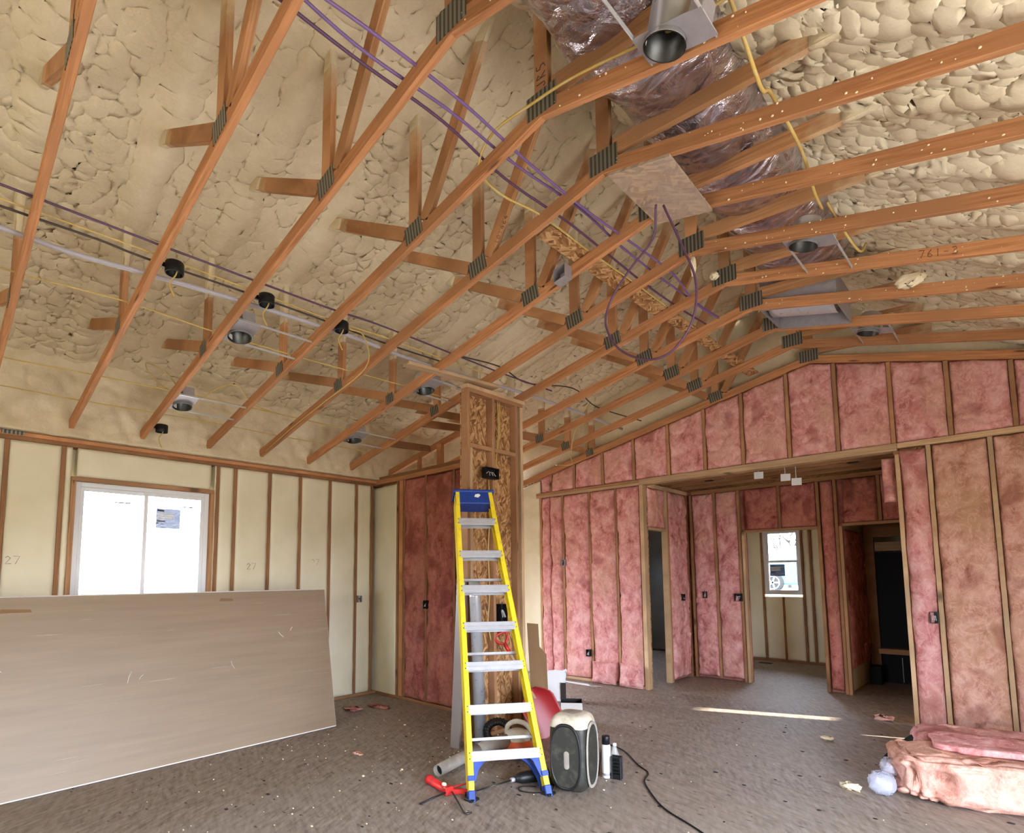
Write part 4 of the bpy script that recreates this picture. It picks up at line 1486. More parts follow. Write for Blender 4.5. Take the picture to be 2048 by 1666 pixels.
# sheet metal duct boot between the last trusses
root = empty('duct_boot', (5.20, 4.03, 3.93), 'shiny sheet metal duct boot between the trusses near the gable', 'duct')
mb = MB()
n = 22
prof = [(3.80 + 0.47 * i / (n - 1), 3.90 + 0.16 * abs(2 * i / (n - 1) - 0.75) ** 2.0) for i in range(n)]
P = np.array([[(x, y, z + 0.2543 * (5.2 - x)) for (y, z) in prof] for x in np.linspace(4.93, 5.46, 8)])
mb.grid(P, True)
so = mb.build('curved_sheet', M['galv'], parent=root)
sm_ = so.modifiers.new('t', 'SOLIDIFY')
sm_.thickness = 0.003
mb = MB()
for y in (3.775, 4.30):
    mb.prism([(4.90, y, 3.96), (5.50, y, 3.82), (5.50, y, 4.12), (4.90, y, 4.26)], (0, 0.004, 0), (1, 0, 0))
mb.prism([(4.90, 3.78, 3.96), (4.90, 4.30, 3.96), (4.90, 4.30, 4.26), (4.90, 3.78, 4.26)], (-0.004, 0, 0), (0, 1, 0))
mb.prism([(5.50, 3.78, 3.82), (5.50, 4.30, 3.82), (5.50, 4.30, 4.12), (5.50, 3.78, 4.12)], (0.004, 0, 0), (0, 1, 0))
mb.build('boot_sides', M['dull_galv'], parent=root)

# dusty board nailed under two trusses at the ridge, and the OSB strips along the trusses
mb = MB()
sl = 0.2543
a, b = 4.86, 5.26
mb.prism([(a, 1.275, zb(a) - 0.021), (b, 1.265, zb(b) - 0.021), (b - 0.03, 1.905, zb(b - 0.03) - 0.021), (a - 0.015, 1.912, zb(a - 0.0) - 0.019)], (0, 0, 0.018), (1, 0, -0.25))
tag(mb.build('osb_board', M['osb_pale']), 'dusty square board fixed under two trusses at the ridge', 'board')
lumber('osb_strip', (4.235, 1.43, 3.962), (4.235, 3.30, 3.962), 0.13, 0.018, 'long OSB strip lying across the trusses, closer to the camera', mat='osb', cat='strip', up=(-0.2, 0, 1), group='OSB strips on the trusses')
lumber('osb_strip', (4.255, 3.33, 3.965), (4.255, 5.42, 3.965), 0.12, 0.018, 'long OSB strip lying across the trusses, towards the pink gable', mat='osb', cat='strip', up=(-0.2, 0, 1), group='OSB strips on the trusses')

mb = MB()
mb.box((0.0, -1.02, 2.868), (0.003, -0.86, 2.905))
mb.box((-0.06, -1.02, 2.9), (0.003, -0.86, 2.903))
tag(mb.build('plate_tie', M['plate']), 'dark steel tie plate wrapped over the wall plate beyond the window', 'bracket')
# grey junction box on a truss
root = empty('junction_box', (4.10, 1.82, 3.80), 'small grey metal junction box on a truss bottom chord', 'electrical box')
mb = MB()
box_frame(mb, (4.10, 1.825, 3.845), ((1, 0, 0.2), (0, 0, 1), (0, -1, 0)), (0.055, 0.05, 0.044), 0.003, None)
mb.build('box_body', M['dull_galv'], parent=root)


# recessed can lights
def can_light(c, slope, label, r=0.085, plate=(0.30, 0.172), sgn=1, dark='dark_metal', span=None):
    """housing with its mouth at C; slope: rise per metre along x"""
    c = Vector(c)
    root = empty('recessed_can_light', c, label, 'light fixture', 'recessed can light housings')
    a = Vector((1, 0, slope)).normalized()
    b = Vector((0, 1, 0))
    n = a.cross(b).normalized()
    if n.z < 0:
        n = -n
    # mounting plate with a round hole
    mb = MB()
    k = 32
    ring_i, ring_o = [], []
    px0, px1, py = -plate[0] * 0.38 * sgn, plate[0] * 0.62 * sgn, plate[1] / 2
    lo, hi = min(px0, px1), max(px0, px1)
    base = c + n * 0.022
    for i in range(k):
        t = 2 * math.pi * i / k
        ca, sa = math.cos(t), math.sin(t)
        ring_i.append(base + a * (r * 1.02 * ca) + b * (r * 1.02 * sa))
        s = min((hi if ca > 0 else -lo) / max(abs(ca), 1e-6), py / max(abs(sa), 1e-6))
        ring_o.append(base + a * (s * ca) + b * (s * sa))
    P = np.array([[tuple(p) for p in ring_i], [tuple(p) for p in ring_o]])
    mb.grid(P.transpose(1, 0, 2), False, closed_u=True)
    po = mb.build('mounting_plate', M['dull_galv'], parent=root)
    s_ = po.modifiers.new('t', 'SOLIDIFY')
    s_.thickness = 0.002
    # can: wall, lid inside
    mb = MB()
    mb.lathe([(r * 1.06, 0.0), (r * 1.06, 0.004), (r, 0.006), (r, 0.17), (r * 0.9, 0.185), (0.0, 0.187)], c, n, 32)
    co = mb.build('can', M['galv'], parent=root)
    mb = MB()
    mb.lathe([(r * 1.06, 0.0), (r * 0.975, 0.001), (r * 0.97, 0.16), (r * 0.8, 0.176), (0.0, 0.178)], c, n, 32)
    mb.build('can_lining', M[dark], parent=root)
    mb = MB()
    q = c + n * 0.06
    pts = []
    for i in range(7):
        t = 3.5 + 0.9 * i / 6
        pts.append(((a * math.cos(t) + b * math.sin(t)) * (r * 0.955)))
    mb.grid(np.array([[tuple(q + p - n * 0.045), tuple(q + p)] for p in pts]), True)
    mb.build('paper_label', M['white_paper'], parent=root)
    # hanger bars and junction box
    for s in (-1, 1):
        mb = MB()
        p = c + a * ((hi if s > 0 else lo) * 0.96) + n * 0.03
        s0, s1 = span if span else (-0.15, 0.15)
        mb.bar(p + b * s0, p + b * s1, 0.005, 0.016, n)
        mb.build('hanger_bar', M['galv'], parent=root)
    mb = MB()
    j = c + a * (px1 * 0.78) + n * 0.075
    mb.prism([j - a * 0.03 - b * 0.05 - n * 0.04, j + a * 0.03 - b * 0.05 - n * 0.04, j + a * 0.03 + b * 0.05 - n * 0.04, j - a * 0.03 + b * 0.05 - n * 0.04], n * 0.09, b)
    mb.build('wiring_box', M['dull_galv'], parent=root, bevel=0.004)
    return root


def canz(x):
    return zb(x) - 0.012


for (x, y, r, sg, lb) in ((5.575, 0.588, 0.085, 1, 'big recessed can light hanging overhead, closest to the camera'),
                          (5.56, 2.608, 0.085, 1, 'recessed can light at the ridge, in the middle of its row'),
                          (5.576, 4.551, 0.085, 1, 'recessed can light at the ridge beside the duct boot'),
                          (2.21, 0.172, 0.085, 1, 'recessed can light on the long slope, just below the row of black boxes'),
                          (0.91, 0.167, 0.08, 1, 'recessed can light low over the big window with a looping yellow wire'),
                          (2.23, 2.0, 0.085, 1, 'recessed can light beside the top of the framed column'),
                          (0.90, 2.008, 0.08, 1, 'recessed can light low on the slope near the room corner')):
    y0 = max(q for q in YT.values() if q < y) + 0.039
    y1 = min(q for q in YT.values() if q > y) - 0.001
    can_light((x, y, canz(x)), 0.2064 if x < XPK else -0.2543, lb, r, (0.31, 0.172), sg, span=(y0 - y, y1 - y))
root = can_light((3.26, 6.37, 2.90), 0.0, 'recessed can light in the dark hall ceiling beside its side wall', 0.07, span=(-0.151, 0.151))
root = can_light((5.04, 6.37, 2.90), 0.0, 'recessed can light in the dark hall ceiling by the opening jamb', 0.07, span=(-0.151, 0.151))


def round_box(x, y, label):
    z = zb(x)
    c = Vector((x, y, z - 0.012))
    root = empty('round_ceiling_box', c, label, 'electrical box', 'black round ceiling boxes')
    mb = MB()
    mb.lathe([(0.050, 0.0), (0.054, 0.0), (0.055, 0.004), (0.055, 0.072), (0.05, 0.078), (0, 0.08)], c, (0, 0, 1), 26)
    mb.lathe([(0.050, 0.0), (0.049, 0.068), (0, 0.07)], c, (0, 0, 1), 26)
    mb.build('box_body', M['black'], parent=root)
    mb = MB()
    mb.tube(smooth_path([c + Vector((0.01, 0.02, 0.06)), c + Vector((0.0, 0.01, 0.0)), c + Vector((-0.01, -0.02, -0.07)), c + Vector((0.02, 0.0, -0.16))], 5), 0.005, 6)
    mb.build('cable_tail', M['yellow_cable'], parent=root)
    mb = MB()
    mb.bar(c + Vector((-0.045, 0.0, 0.06)), c + Vector((-0.045, -0.085, 0.06)), 0.02, 0.03)
    mb.build('bracket', M['black'], parent=root)


for x, y, lb in ((2.67, -0.43, 'black round ceiling box highest in its row, closest to the camera'), (2.675, 0.172, 'black round ceiling box in the middle of its row'), (2.675, 0.78, 'black round ceiling box third in its row, towards the column'), (0.30, 0.165, 'black round ceiling box low by the wall, right above the big window')):
    round_box(x, y, lb)


def wav(x, z, ys, seed, ax=0.03, az=0.02):
    rng = random.Random(seed)
    return [(x + rng.uniform(-ax, ax), y, z + rng.uniform(-az, az)) for y in ys]


Ys = [-1.9, -1.3, -0.75, -0.2, 0.35, 0.9, 1.5, 2.1, 2.7, 3.3, 3.9]
for i, (dx, dz, mt, lb) in enumerate(((0.0, 0.0, 'purple', 'violet cable of the bundle under the ridge, topmost strand'), (0.075, -0.035, 'purple', 'violet cable of the bundle under the ridge, ridge side strand'), (-0.085, -0.03, 'dark_purple', 'dark violet cable of the bundle under the ridge, lowest strand'))):
    cable('violet_cable', wav(4.47 + dx, 4.03 + dz, Ys, 50 + i, 0.034, 0.02), 0.0085, mt, lb, 'violet cables under the ridge')
cable('yellow_cable', [(5.95, 0.66, 3.86), (5.6, 0.655, 3.90), (5.1, 0.66, 4.03), (4.80, 0.655, 4.06), (4.5, 0.65, 4.06), (4.34, 0.70, 3.96), (4.29, 0.95, 3.95), (4.33, 1.3, 3.96), (4.30, 1.9, 3.98), (4.32, 2.5, 3.97), (4.30, 3.2, 3.98)], 0.0075, 'yellow_cable', 'yellow cable running over the truss behind the big can light, then along the violet bundle')
cable('violet_loop', [(5.00, 1.60, 3.86), (4.92, 1.70, 3.72), (4.72, 1.74, 3.60), (4.56, 1.75, 3.44), (4.52, 1.75, 3.28), (4.62, 1.75, 3.08), (4.82, 1.75, 2.95), (5.00, 1.75, 2.96), (5.14, 1.75, 3.12), (5.17, 1.74, 3.36), (5.10, 1.70, 3.62), (5.03, 1.64, 3.86)], 0.0075, 'dark_purple', 'big hanging loop of dark violet cable under the dusty board')
cable('grey_conduit', [(2.44, -1.9, 3.575), (2.40, -1.26, 3.575), (2.38, -0.9, 3.575), (2.43, -0.5, 3.58), (2.47, 0.1, 3.59), (2.50, 0.95, 3.595), (2.46, 1.7, 3.59), (2.48, 2.4, 3.60), (2.54, 3.2, 3.605), (2.54, 4.2, 3.605), (2.5, 5.3, 3.605)], 0.0165, 'grey_pipe', 'grey plastic conduit running across the trusses to the column', cat='conduit', n=10)
cable('dark_cable', wav(2.74, 3.643, [-1.9, -1.29, -1.0, -0.55, 0.04, 0.64, 1.1, 1.95, 2.6, 3.4], 61, 0.02, 0.012), 0.0075, 'dark_purple', 'dark violet cable strung over the trusses above the row of black boxes', 'dark cables over the black boxes')
cable('dark_cable', wav(2.57, 3.612, [-1.9, -1.27, -0.83, -0.58, 0.04, 0.65, 1.3, 2.0], 62, 0.02, 0.012), 0.0075, 'dark_cable', 'brown cable strung over the trusses between conduit and black boxes', 'dark cables over the black boxes')
cable('dark_cable', [(2.74, 2.0, 3.65), (2.80, 2.5, 3.66), (2.72, 3.0, 3.64), (2.9, 3.6, 3.68), (2.75, 4.3, 3.65), (2.8, 5.3, 3.66)], 0.007, 'dark_cable', 'dark cable continuing past the column over the far trusses', 'dark cables over the black boxes')
for i, (x, z, lb) in enumerate(((0.95, 3.272, 'thin yellow cable along the trusses, at the height of the low can lights'), (2.03, 3.50, 'thin yellow cable along the trusses, below the grey conduit'), (0.45, 3.17, 'thin yellow cable along the trusses, lowest above the window wall'), (2.62, 3.63, 'thin yellow cable along the trusses, beside the dark cables'))):
    cable('yellow_wire', wav(x, z, [-1.9, -1.1, -0.55, 0.05, 0.68, 1.25, 1.9, 2.5], 70 + i, 0.03, 0.01), 0.0055, 'yellow_cable', lb, 'thin yellow cables along the slope')
cable('yellow_wire', [(0.225, 1.255, 3.02), (0.9, 1.25, 3.17), (1.55, 1.255, 3.30), (2.30, 1.25, 3.45), (2.66, 1.0, 3.55), (2.68, 0.84, 3.56)], 0.006, 'yellow_cable', 'yellow cable stapled up a truss chord to a black round box')
cable('yellow_wire', [(0.95, 0.10, 3.27), (0.85, 0.02, 3.33), (0.78, -0.08, 3.44), (0.9, -0.14, 3.50), (1.05, -0.02, 3.40), (1.0, 0.1, 3.30)], 0.0055, 'yellow_cable', 'small yellow wire loop standing above the low can light')
cable('yellow_wire', [(0.98, 0.30, 3.24), (1.1, 0.42, 3.36), (1.2, 0.55, 3.38), (1.1, 0.72, 3.28), (1.0, 1.0, 3.26), (0.92, 1.6, 3.27)], 0.0055, 'yellow_cable', 'yellow wire arching away from the low can light towards the corner')
cable('foamed_cable', [(5.80, 0.72, 3.96), (5.80, 0.9, 3.86), (5.79, 1.12, 3.80), (5.78, 1.29, 3.90), (5.80, 1.56, 3.84), (5.77, 1.88, 3.90), (5.75, 2.15, 3.84), (5.72, 2.46, 3.90)], [0.008, 0.012, 0.018, 0.011, 0.008, 0.009, 0.008, 0.007] if False else 0.009, 'yellow_cable', 'yellow foam-splashed cable crossing the ridge trusses')
cable('foamed_cable', [(5.74, 2.50, 3.96), (5.80, 2.75, 3.80), (5.83, 2.95, 3.78), (5.84, 3.10, 3.90)], 0.008, 'yellow_cable', 'short yellow cable loop beside the middle ridge can light')
cable('corner_wire', [(2.62, 4.35, 3.75), (2.2, 4.6, 3.5), (1.9, 4.9, 3.25), (1.7, 5.2, 3.2), (1.2, 5.44, 3.3)], 0.006, 'yellow_cable', 'pale cable sagging beyond the column towards the gable')

for c, h, sd, lb in (((4.86, 2.44, 3.86), (0.02, 0.015, 0.075), 3, 'pale torn foam shred hanging below the ridge beside the violet loop'), ((4.80, 2.98, 4.02), (0.035, 0.03, 0.03), 4, 'small white foam blob stuck on a peak plate'), ((6.02, 3.60, 3.75), (0.09, 0.05, 0.05), 6, 'white foam lump hanging between trusses past the middle can light'), ((5.75, 4.52, 3.86), (0.06, 0.04, 0.04), 8, 'white foam lump over the last ridge can light')):
    r_ = np.random.RandomState(sd)
    mb = MB()
    mb.superbox(c, h, 0.85, 16, 12)
    a = np.array(mb.v)
    a += (r_.rand(*a.shape) - 0.5) * np.array(h) * 0.5
    mb.v = [tuple(p) for p in a]
    tag(mb.build('foam_lump', M['crumb']), lb, 'foam')

# foam specks stuck to the ridge-side chords
rng = random.Random(5)
mb = MB()
for k in range(2, 9):
    for i in range(26):
        x = rng.uniform(4.9, 6.9)
        z = zb(x) + rng.uniform(0.0, 0.09)
        s = rng.uniform(0.002, 0.0055)
        mb.superbox((x, YT[k] - s * 0.4, z), (s * rng.uniform(0.7, 1.8), s, s), 0.8, 6, 5)
o = mb.build('foam_specks', M['crumb'])
tag(o, 'tiny white foam specks stuck to the ridge side truss chords', 'specks', kind='stuff')

# ------------------------------------------------------------------ drywall stack
d0 = Vector((1.143, 1.692, 0.0))
dl = Vector((1.263, -0.97, 0.0)) - d0
dl = dl.normalized()
lean = Vector((-0.275, 0.0, 1.421))
HS = lean.length
up = (lean - dl * lean.dot(dl)).normalized()
nrm = up.cross(dl).normalized()
if nrm.x < 0:
    nrm = -nrm
th = 0.0155
for i in range(24):
    rs = random.Random(i + 40)
    j = Vector((0, 0, 0)) if i == 0 else dl * rs.uniform(-0.004, 0.02)
    o_ = d0 - nrm * (th * (i + 1) + 0.0006 * i) + j
    # keep the lower edge on the floor
    low = o_ + Vector((0, 0, 0))
    low.z = max(0.002, 0.0)
    L = 3.66
    lb = 'front sheet of the leaning drywall stack, scuffed grey brown paper face' if i == 0 else ('rear sheet of the leaning drywall stack, against the window wall side' if i == 23 else 'grey drywall sheet in the leaning stack, %s from the front' % nth(i))
    root = empty('drywall_sheet', low, lb, 'drywall', 'drywall sheets leaning in one stack')
    mb = MB()
    mb.prism([low, low + dl * L, low + dl * L + up * HS, low + up * HS], nrm * th * 0.96, dl)
    mb.build('board', M['drywall'], parent=root)
    if True:
        mb = MB()
        q = low - dl * 0.0015
        mb.prism([q, q + up * HS, q + up * HS + nrm * th * 0.96, q + nrm * th * 0.96], dl * 0.0013, up)
        q = low + up * HS
        mb.prism([q, q + dl * L, q + dl * L + nrm * th * 0.96, q + nrm * th * 0.96], up * 0.0015, dl)
        if i == 0:
            q = low + nrm * th * 0.96
            mb.prism([q, q + dl * L, q + dl * L + up * 0.009, q + up * 0.009], nrm * 0.0008, dl)
        mb.build('cut_edge', M['gypsum'], parent=root)
    if i == 0:
        rs = random.Random(3)
        for _ in range(9):
            mb = MB()
            a, b = rs.uniform(0.4, 3.0), rs.uniform(0.15, 1.2)
            q = low + nrm * (th * 0.96 + 0.0003) + dl * a + up * b
            e = q + dl * rs.uniform(0.01, 0.06) * rs.choice((-1, 1)) + up * rs.uniform(0.02, 0.10)
            mb.tube([q, (q + e) / 2 + dl * 0.006, e], rs.uniform(0.0012, 0.0032), 4)
            mb.build('scratch', M['gypsum'], parent=root)
        for a, b, l in ((1.0, 1.36, 0.13), (2.52, 1.33, 0.20)):
            mb = MB()
            q = low + nrm * (th * 0.96) + dl * a + up * b
            mb.prism([q, q + dl * l, q + dl * l * 0.9 + up * 0.03, q + dl * l * 0.05 + up * 0.022], nrm * 0.001, dl)
            mb.build('torn_patch', M['card'], parent=root)

# ------------------------------------------------------------------ step ladder
LAT = Vector((0.588, 0.808, 0)).normalized()
B0 = Vector((3.795, 1.515, 0.0))
T0 = Vector((2.86, 2.06, 2.33))
SU = (T0 - B0).normalized()
SN = LAT.cross(SU).normalized()
if SN.y > 0:
    SN = -SN
LL = (T0 - B0).length
WB, WT = 0.296, 0.172
lad = empty('step_ladder', B0, 'yellow fibreglass step ladder with blue top, folded and leaning on the column', 'ladder')


def lp(s, t, n=0.0):
    """point on the ladder: S -1..1 across, T metres up the rails, N out of the front"""
    w = WB + (WT - WB) * t / LL
    return B0 + LAT * (s * w) + SU * t + SN * n


def rail(s, t0, t1, n0, dep, fl, name, mat):
    mb = MB()
    for (nn, a0, a1, th_) in ((n0 - 0.002, 0.0, 1.0, 0.0), (n0 - dep + 0.002, 0, 1, 0)):
        p, q = lp(s, t0, nn) - LAT * s * fl / 2, lp(s, t1, nn) - LAT * s * fl / 2
        mb.bar(p, q, fl, 0.004, SN)
    p, q = lp(s, t0, n0 - dep / 2) - LAT * s * 0.002, lp(s, t1, n0 - dep / 2) - LAT * s * 0.002
    mb.bar(p, q, 0.004, dep, SN)
    return mb.build(name, M[mat], parent=lad)


for s in (-1, 1):
    r_ = rail(s, 0.045, LL - 0.03, 0.0, 0.085, 0.040, 'front_rail', 'yellow')
    mb = MB()
    for t in [0.327 * k - 0.03 for k in range(1, 8)]:
        for dt in (-0.018, 0.022):
            mb.superbox(lp(s, t + dt, 0.001) - LAT * s * 0.018, (0.004, 0.004, 0.004), 0.8, 8, 6)
    mb.build('rivet', M['dark_metal'], parent=r_)
    rail(s * 1.0, 0.06, LL - 0.06, -0.095, 0.06, 0.030, 'rear_rail', 'yellow')
    mb = MB()
    mb.bar(lp(s, -0.005, -0.04) - LAT * s * 0.02, lp(s, 0.075, -0.04) - LAT * s * 0.02, 0.05, 0.095, SN)
    fo = mb.build('foot', M['blue'], parent=lad, bevel=0.006)
    mb = MB()
    c = lp(s, 0.0, -0.04) - LAT * s * 0.02
    mb.box((c.x - 0.04, c.y - 0.04, 0.0), (c.x + 0.04, c.y + 0.04, 0.018))
    mb.build('foot_pad', M['dark_metal'], parent=fo, bevel=0.004)
    mb = MB()
    mb.bar(lp(s, 0.135, 0.0) - LAT * s * 0.02, lp(s, 0.17, 0.0) - LAT * s * 0.02, 0.05, 0.012, SN)
    mb.build('rail_clip', M['blue'], parent=lad, bevel=0.003)
    mb = MB()
    a_, b_, c_ = lp(s, 0.30, -0.006) - LAT * s * 0.04, lp(s, 0.13, -0.006) - LAT * s * 0.04, lp(s, 0.30, -0.006) - LAT * s * 0.165
    mb.prism([a_, b_, b_ - LAT * s * 0.012, (b_ + c_) / 2 + SU * 0.03 - LAT * s * -0.01, c_], SN * -0.02, SU)
    mb.build('corner_brace', M['blue'], parent=lad)
    mb = MB()
    pts = []
    for i in range(9):
        t = i / 8 * math.pi / 2
        pts.append(lp(s * 0.9, 0.05 + 0.26 * math.sin(t), -0.13) - LAT * s * (0.20 * (1 - math.cos(t))))
    for q0, q1 in zip(pts[:-1], pts[1:]):
        mb.bar(q0, q1, 0.03, 0.03, SN)
    mb.build('rear_brace', M['blue'], parent=lad)
    mb = MB()
    mb.box(lp(s * 0.93, 0, -0.12) - Vector((0.03, 0.03, 0)), lp(s * 0.93, 0, -0.12) + Vector((0.03, 0.03, 0.08)))
    mb.build('rear_foot', M['black'], parent=lad, bevel=0.005)

for k in range(1, 8):
    t = 0.327 * k - 0.03
    mb = MB()
    wl_ = -1 + 0.012 / WB
    p, q = lp(-0.965, t + 0.030, -0.042), lp(0.965, t + 0.030, -0.042)
    mb.bar(p, q, 0.082, 0.004, SU)
    for dz, hh in ((0.014, 0.030), (-0.020, 0.026)):
        p, q = lp(-0.90, t + dz, 0.0015), lp(0.90, t + dz, 0.0015)
        mb.bar(p, q, hh, 0.004, SN)
    p, q = lp(-0.95, t - 0.005, -0.003), lp(0.95, t - 0.005, -0.003)
    mb.bar(p, q, 0.066, 0.004, SN)
    p, q = lp(-0.95, t + 0.0, -0.083), lp(0.95, t + 0.0, -0.083)
    mb.bar(p, q, 0.055, 0.003, SN)
    mb.build('step', M['alu'], parent=lad, bevel=0.0015)
for k in (1, 3, 5):
    mb = MB()
    t = 0.327 * k + 0.1
    mb.bar(lp(-0.9, t, -0.125), lp(0.9, t, -0.125), 0.02, 0.02, SN)
    mb.build('rear_rung', M['alu'], parent=lad)
mb = MB()
ct = B0 + SU * (LL - 0.05)
mb.prism([ct - LAT * 0.165 + SN * 0.012, ct + LAT * 0.165 + SN * 0.012, ct + LAT * 0.165 - SN * 0.15, ct - LAT * 0.165 - SN * 0.15], SU * 0.0, LAT) if False else None
mb.bar(ct - LAT * 0.172 - SU * 0.01 - SN * 0.07, ct + LAT * 0.172 - SU * 0.01 - SN * 0.07, 0.135, 0.16, SN)
mb.bar(ct - LAT * 0.190 + SU * 0.055 - SN * 0.07, ct + LAT * 0.190 + SU * 0.055 - SN * 0.07, 0.03, 0.19, SN)
cap = mb.build('top_cap', M['blue'], parent=lad, bevel=0.008)
for s in (-1, 1):
    mb = MB()
    mb.bar(lp(s, LL - 0.15, 0.013) - LAT * s * 0.022, lp(s, LL - 0.01, 0.013) - LAT * s * 0.022, 0.034, 0.006, SN)
    mb.build('rail_end', M['yellow'], parent=lad)
mb = MB()
mb.prism([ct + LAT * a * 0.03 + LAT * 0.03 + SU * (b * 0.022 + 0.004) + SN * 0.0103 for a, b in ((-1, -0.5), (0.2, -0.9), (1, 0.3), (0.5, 1), (-0.6, 0.7))], SN * 0.0012, LAT)
mb.build('white_emblem', M['white_paper'], parent=cap)

# ------------------------------------------------------------------ things leaning on the column
mb = MB()
mb.bar((2.625, 2.04, 0.0), (2.57, 2.175, 1.52), 0.115, 0.02, (0, 1, 0))
tag(mb.build('metal_sheet', M['grey_sheet']), 'narrow grey sheet standing at the front edge of the column behind the ladder', 'sheet')
root = empty('duct_pipe', (2.70, 2.26, 0), 'shiny galvanised duct pipe standing upright behind the ladder', 'pipe')
mb = MB()
A, B = Vector((2.745, 2.25, 0.0)), Vector((2.70, 2.22, 1.52))
ax = (B - A).normalized()
mb.lathe([(0.053, 0), (0.055, 0), (0.055, 1.36), (0.057, 1.365), (0.057, 1.372), (0.055, 1.377), (0.055, 1.52), (0.053, 1.52), (0.053, 0.0)], A, ax, 30)
mb.build('pipe_wall', M['galv'], parent=root)
mb = MB()
mb.prism([(2.60, 3.16, 0.0), (2.74, 3.27, 0.0), (2.72, 3.26, 0.72), (2.66, 3.22, 0.80), (2.65, 3.215, 1.04), (2.555, 3.14, 1.05)], (-0.008, 0.010, 0), (0, 0, 1))
tag(mb.build('cardboard_sheet', M['card']), 'brown cardboard sheet propped at the back edge of the column', 'cardboard')

# scoop shovel
root = empty('scoop_shovel', (3.05, 2.85, 0), 'dark red scoop shovel with a wooden handle leaning on the column', 'shovel')
sb, st = Vector((3.10, 2.90, 0.012)), Vector((2.645, 2.66, 0.92))
sd = (st - sb).normalized()
sl_ = Vector((0.62, 0.72, 0.0))
sl_ = (sl_ - sd * sl_.dot(sd)).normalized()
sf = sl_.cross(sd).normalized()
if sf.y > 0:
    sf = -sf
nU, nV = 17, 15
P = np.zeros((nU, nV, 3))
for i in range(nU):
    u = -1 + 2 * i / (nU - 1)
    for j in range(nV):
        v_ = j / (nV - 1)
        w = 0.175 * (1 - 0.75 * max(0, (v_ - 0.72) / 0.28) ** 1.6)
        dep = 0.07 * (abs(u) ** 2.5) * (0.35 + 0.65 * v_) + 0.05 * v_ ** 3
        P[i, j] = sb + sd * (v_ * 0.50) + sl_ * (u * w) + sf * (dep)
mb = MB()
mb.grid(P, True)
o = mb.build('blade', M['shovel_red'], parent=root)
s_ = o.modifiers.new('t', 'SOLIDIFY')
s_.thickness = 0.004
mb = MB()
mb.tube([sb + sd * 0.40 + sf * 0.03, sb + sd * 0.56 + sf * 0.03, st - sd * 0.10], 0.016, 10)
mb.build('handle', M['pale_stud'], parent=root)
mb = MB()
mb.tube([st - sd * 0.14, st - sd * 0.04], 0.02, 10)
mb.tube(smooth_path([st - sd * 0.05, st + sl_ * 0.055, st + sd * 0.06 + sl_ * 0.055, st + sd * 0.06 - sl_ * 0.055, st - sl_ * 0.055, st - sd * 0.05], 5), 0.013, 8)
mb.build('grip', M['red'], parent=root)

# ------------------------------------------------------------------ tools on the floor by the ladder
# leaf blower with long tube
bl = empty('leaf_blower', (3.17, 2.25, 0), 'dusty orange and cream leaf blower lying behind the ladder', 'blower')
mb = MB()
mb.superbox((3.20, 2.26, 0.075), (0.115, 0.10, 0.075), 0.7, 30, 20)
mb.build('lower_shell', M['orange'], parent=bl)
mb = MB()
mb.superbox((3.185, 2.27, 0.16), (0.105, 0.095, 0.065), 0.75, 30, 20)
mb.build('upper_shell', M['cream'], parent=bl)
mb = MB()
mb.tube(smooth_path([(3.10, 2.22, 0.18), (3.11, 2.23, 0.25), (3.17, 2.27, 0.285), (3.24, 2.32, 0.26), (3.28, 2.35, 0.19)], 6), 0.022, 10)
mb.build('carry_handle', M['cream'], parent=bl)
mb = MB()
mb.superbox((3.27, 2.16, 0.05), (0.05, 0.05, 0.035), 0.6, 16, 10)
mb.build('engine_guard', M['matte_black'], parent=bl)
mb = MB()
tb = [Vector((3.13, 2.20, 0.125)), Vector((3.07, 2.05, 0.115)), Vector((3.05, 1.92, 0.095))]
mb.tube(tb, [0.062, 0.056, 0.052], 18)
mb.build('nozzle_collar', M['grey_tool'], parent=bl)
tube_ = MB()
tube_.tube([Vector((3.05, 1.93, 0.095)), Vector((3.06, 1.70, 0.074)), Vector((3.10, 1.43, 0.056))], [0.050, 0.048, 0.045], 20, cap=False)
to = tube_.build('blower_tube', M['grey_tool'], parent=bl)
s_ = to.modifiers.new('t', 'SOLIDIFY')
s_.thickness = 0.003
mb = MB()
mb.lathe([(0.0, 0), (0.043, 0)], Vector((3.095, 1.47, 0.058)), Vector((0.14, -0.98, -0.06)), 18)
mb.build('mouth_shade', M['matte_black'], parent=to)  # black disc stands in for the shade inside the tube
# coil of black ribbed hose
root = empty('ribbed_hose', (2.89, 2.27, 0), 'coil of black ribbed hose against the foot of the column', 'hose')
mb = MB()
cpts, rad = [], []
c = Vector((2.88, 2.33, 0.135))
for i in range(150):
    t = i / 149 * 2 * math.pi * 1.9
    e1, e2 = Vector((0.62, 0.78, 0)), Vector((-0.25, 0.2, 0.95)).normalized()
    r0 = 0.098 - 0.020 * i / 149
    cpts.append(c + e1 * math.cos(t) * r0 * 1.15 + e2 * math.sin(t) * r0 + Vector((0.55, -0.40, 0)) * (0.06 * i / 149))
    rad.append(0.030 if i % 3 else 0.023)
mb.tube(cpts, rad, 10)
mb.build('hose', M['black'], parent=root)
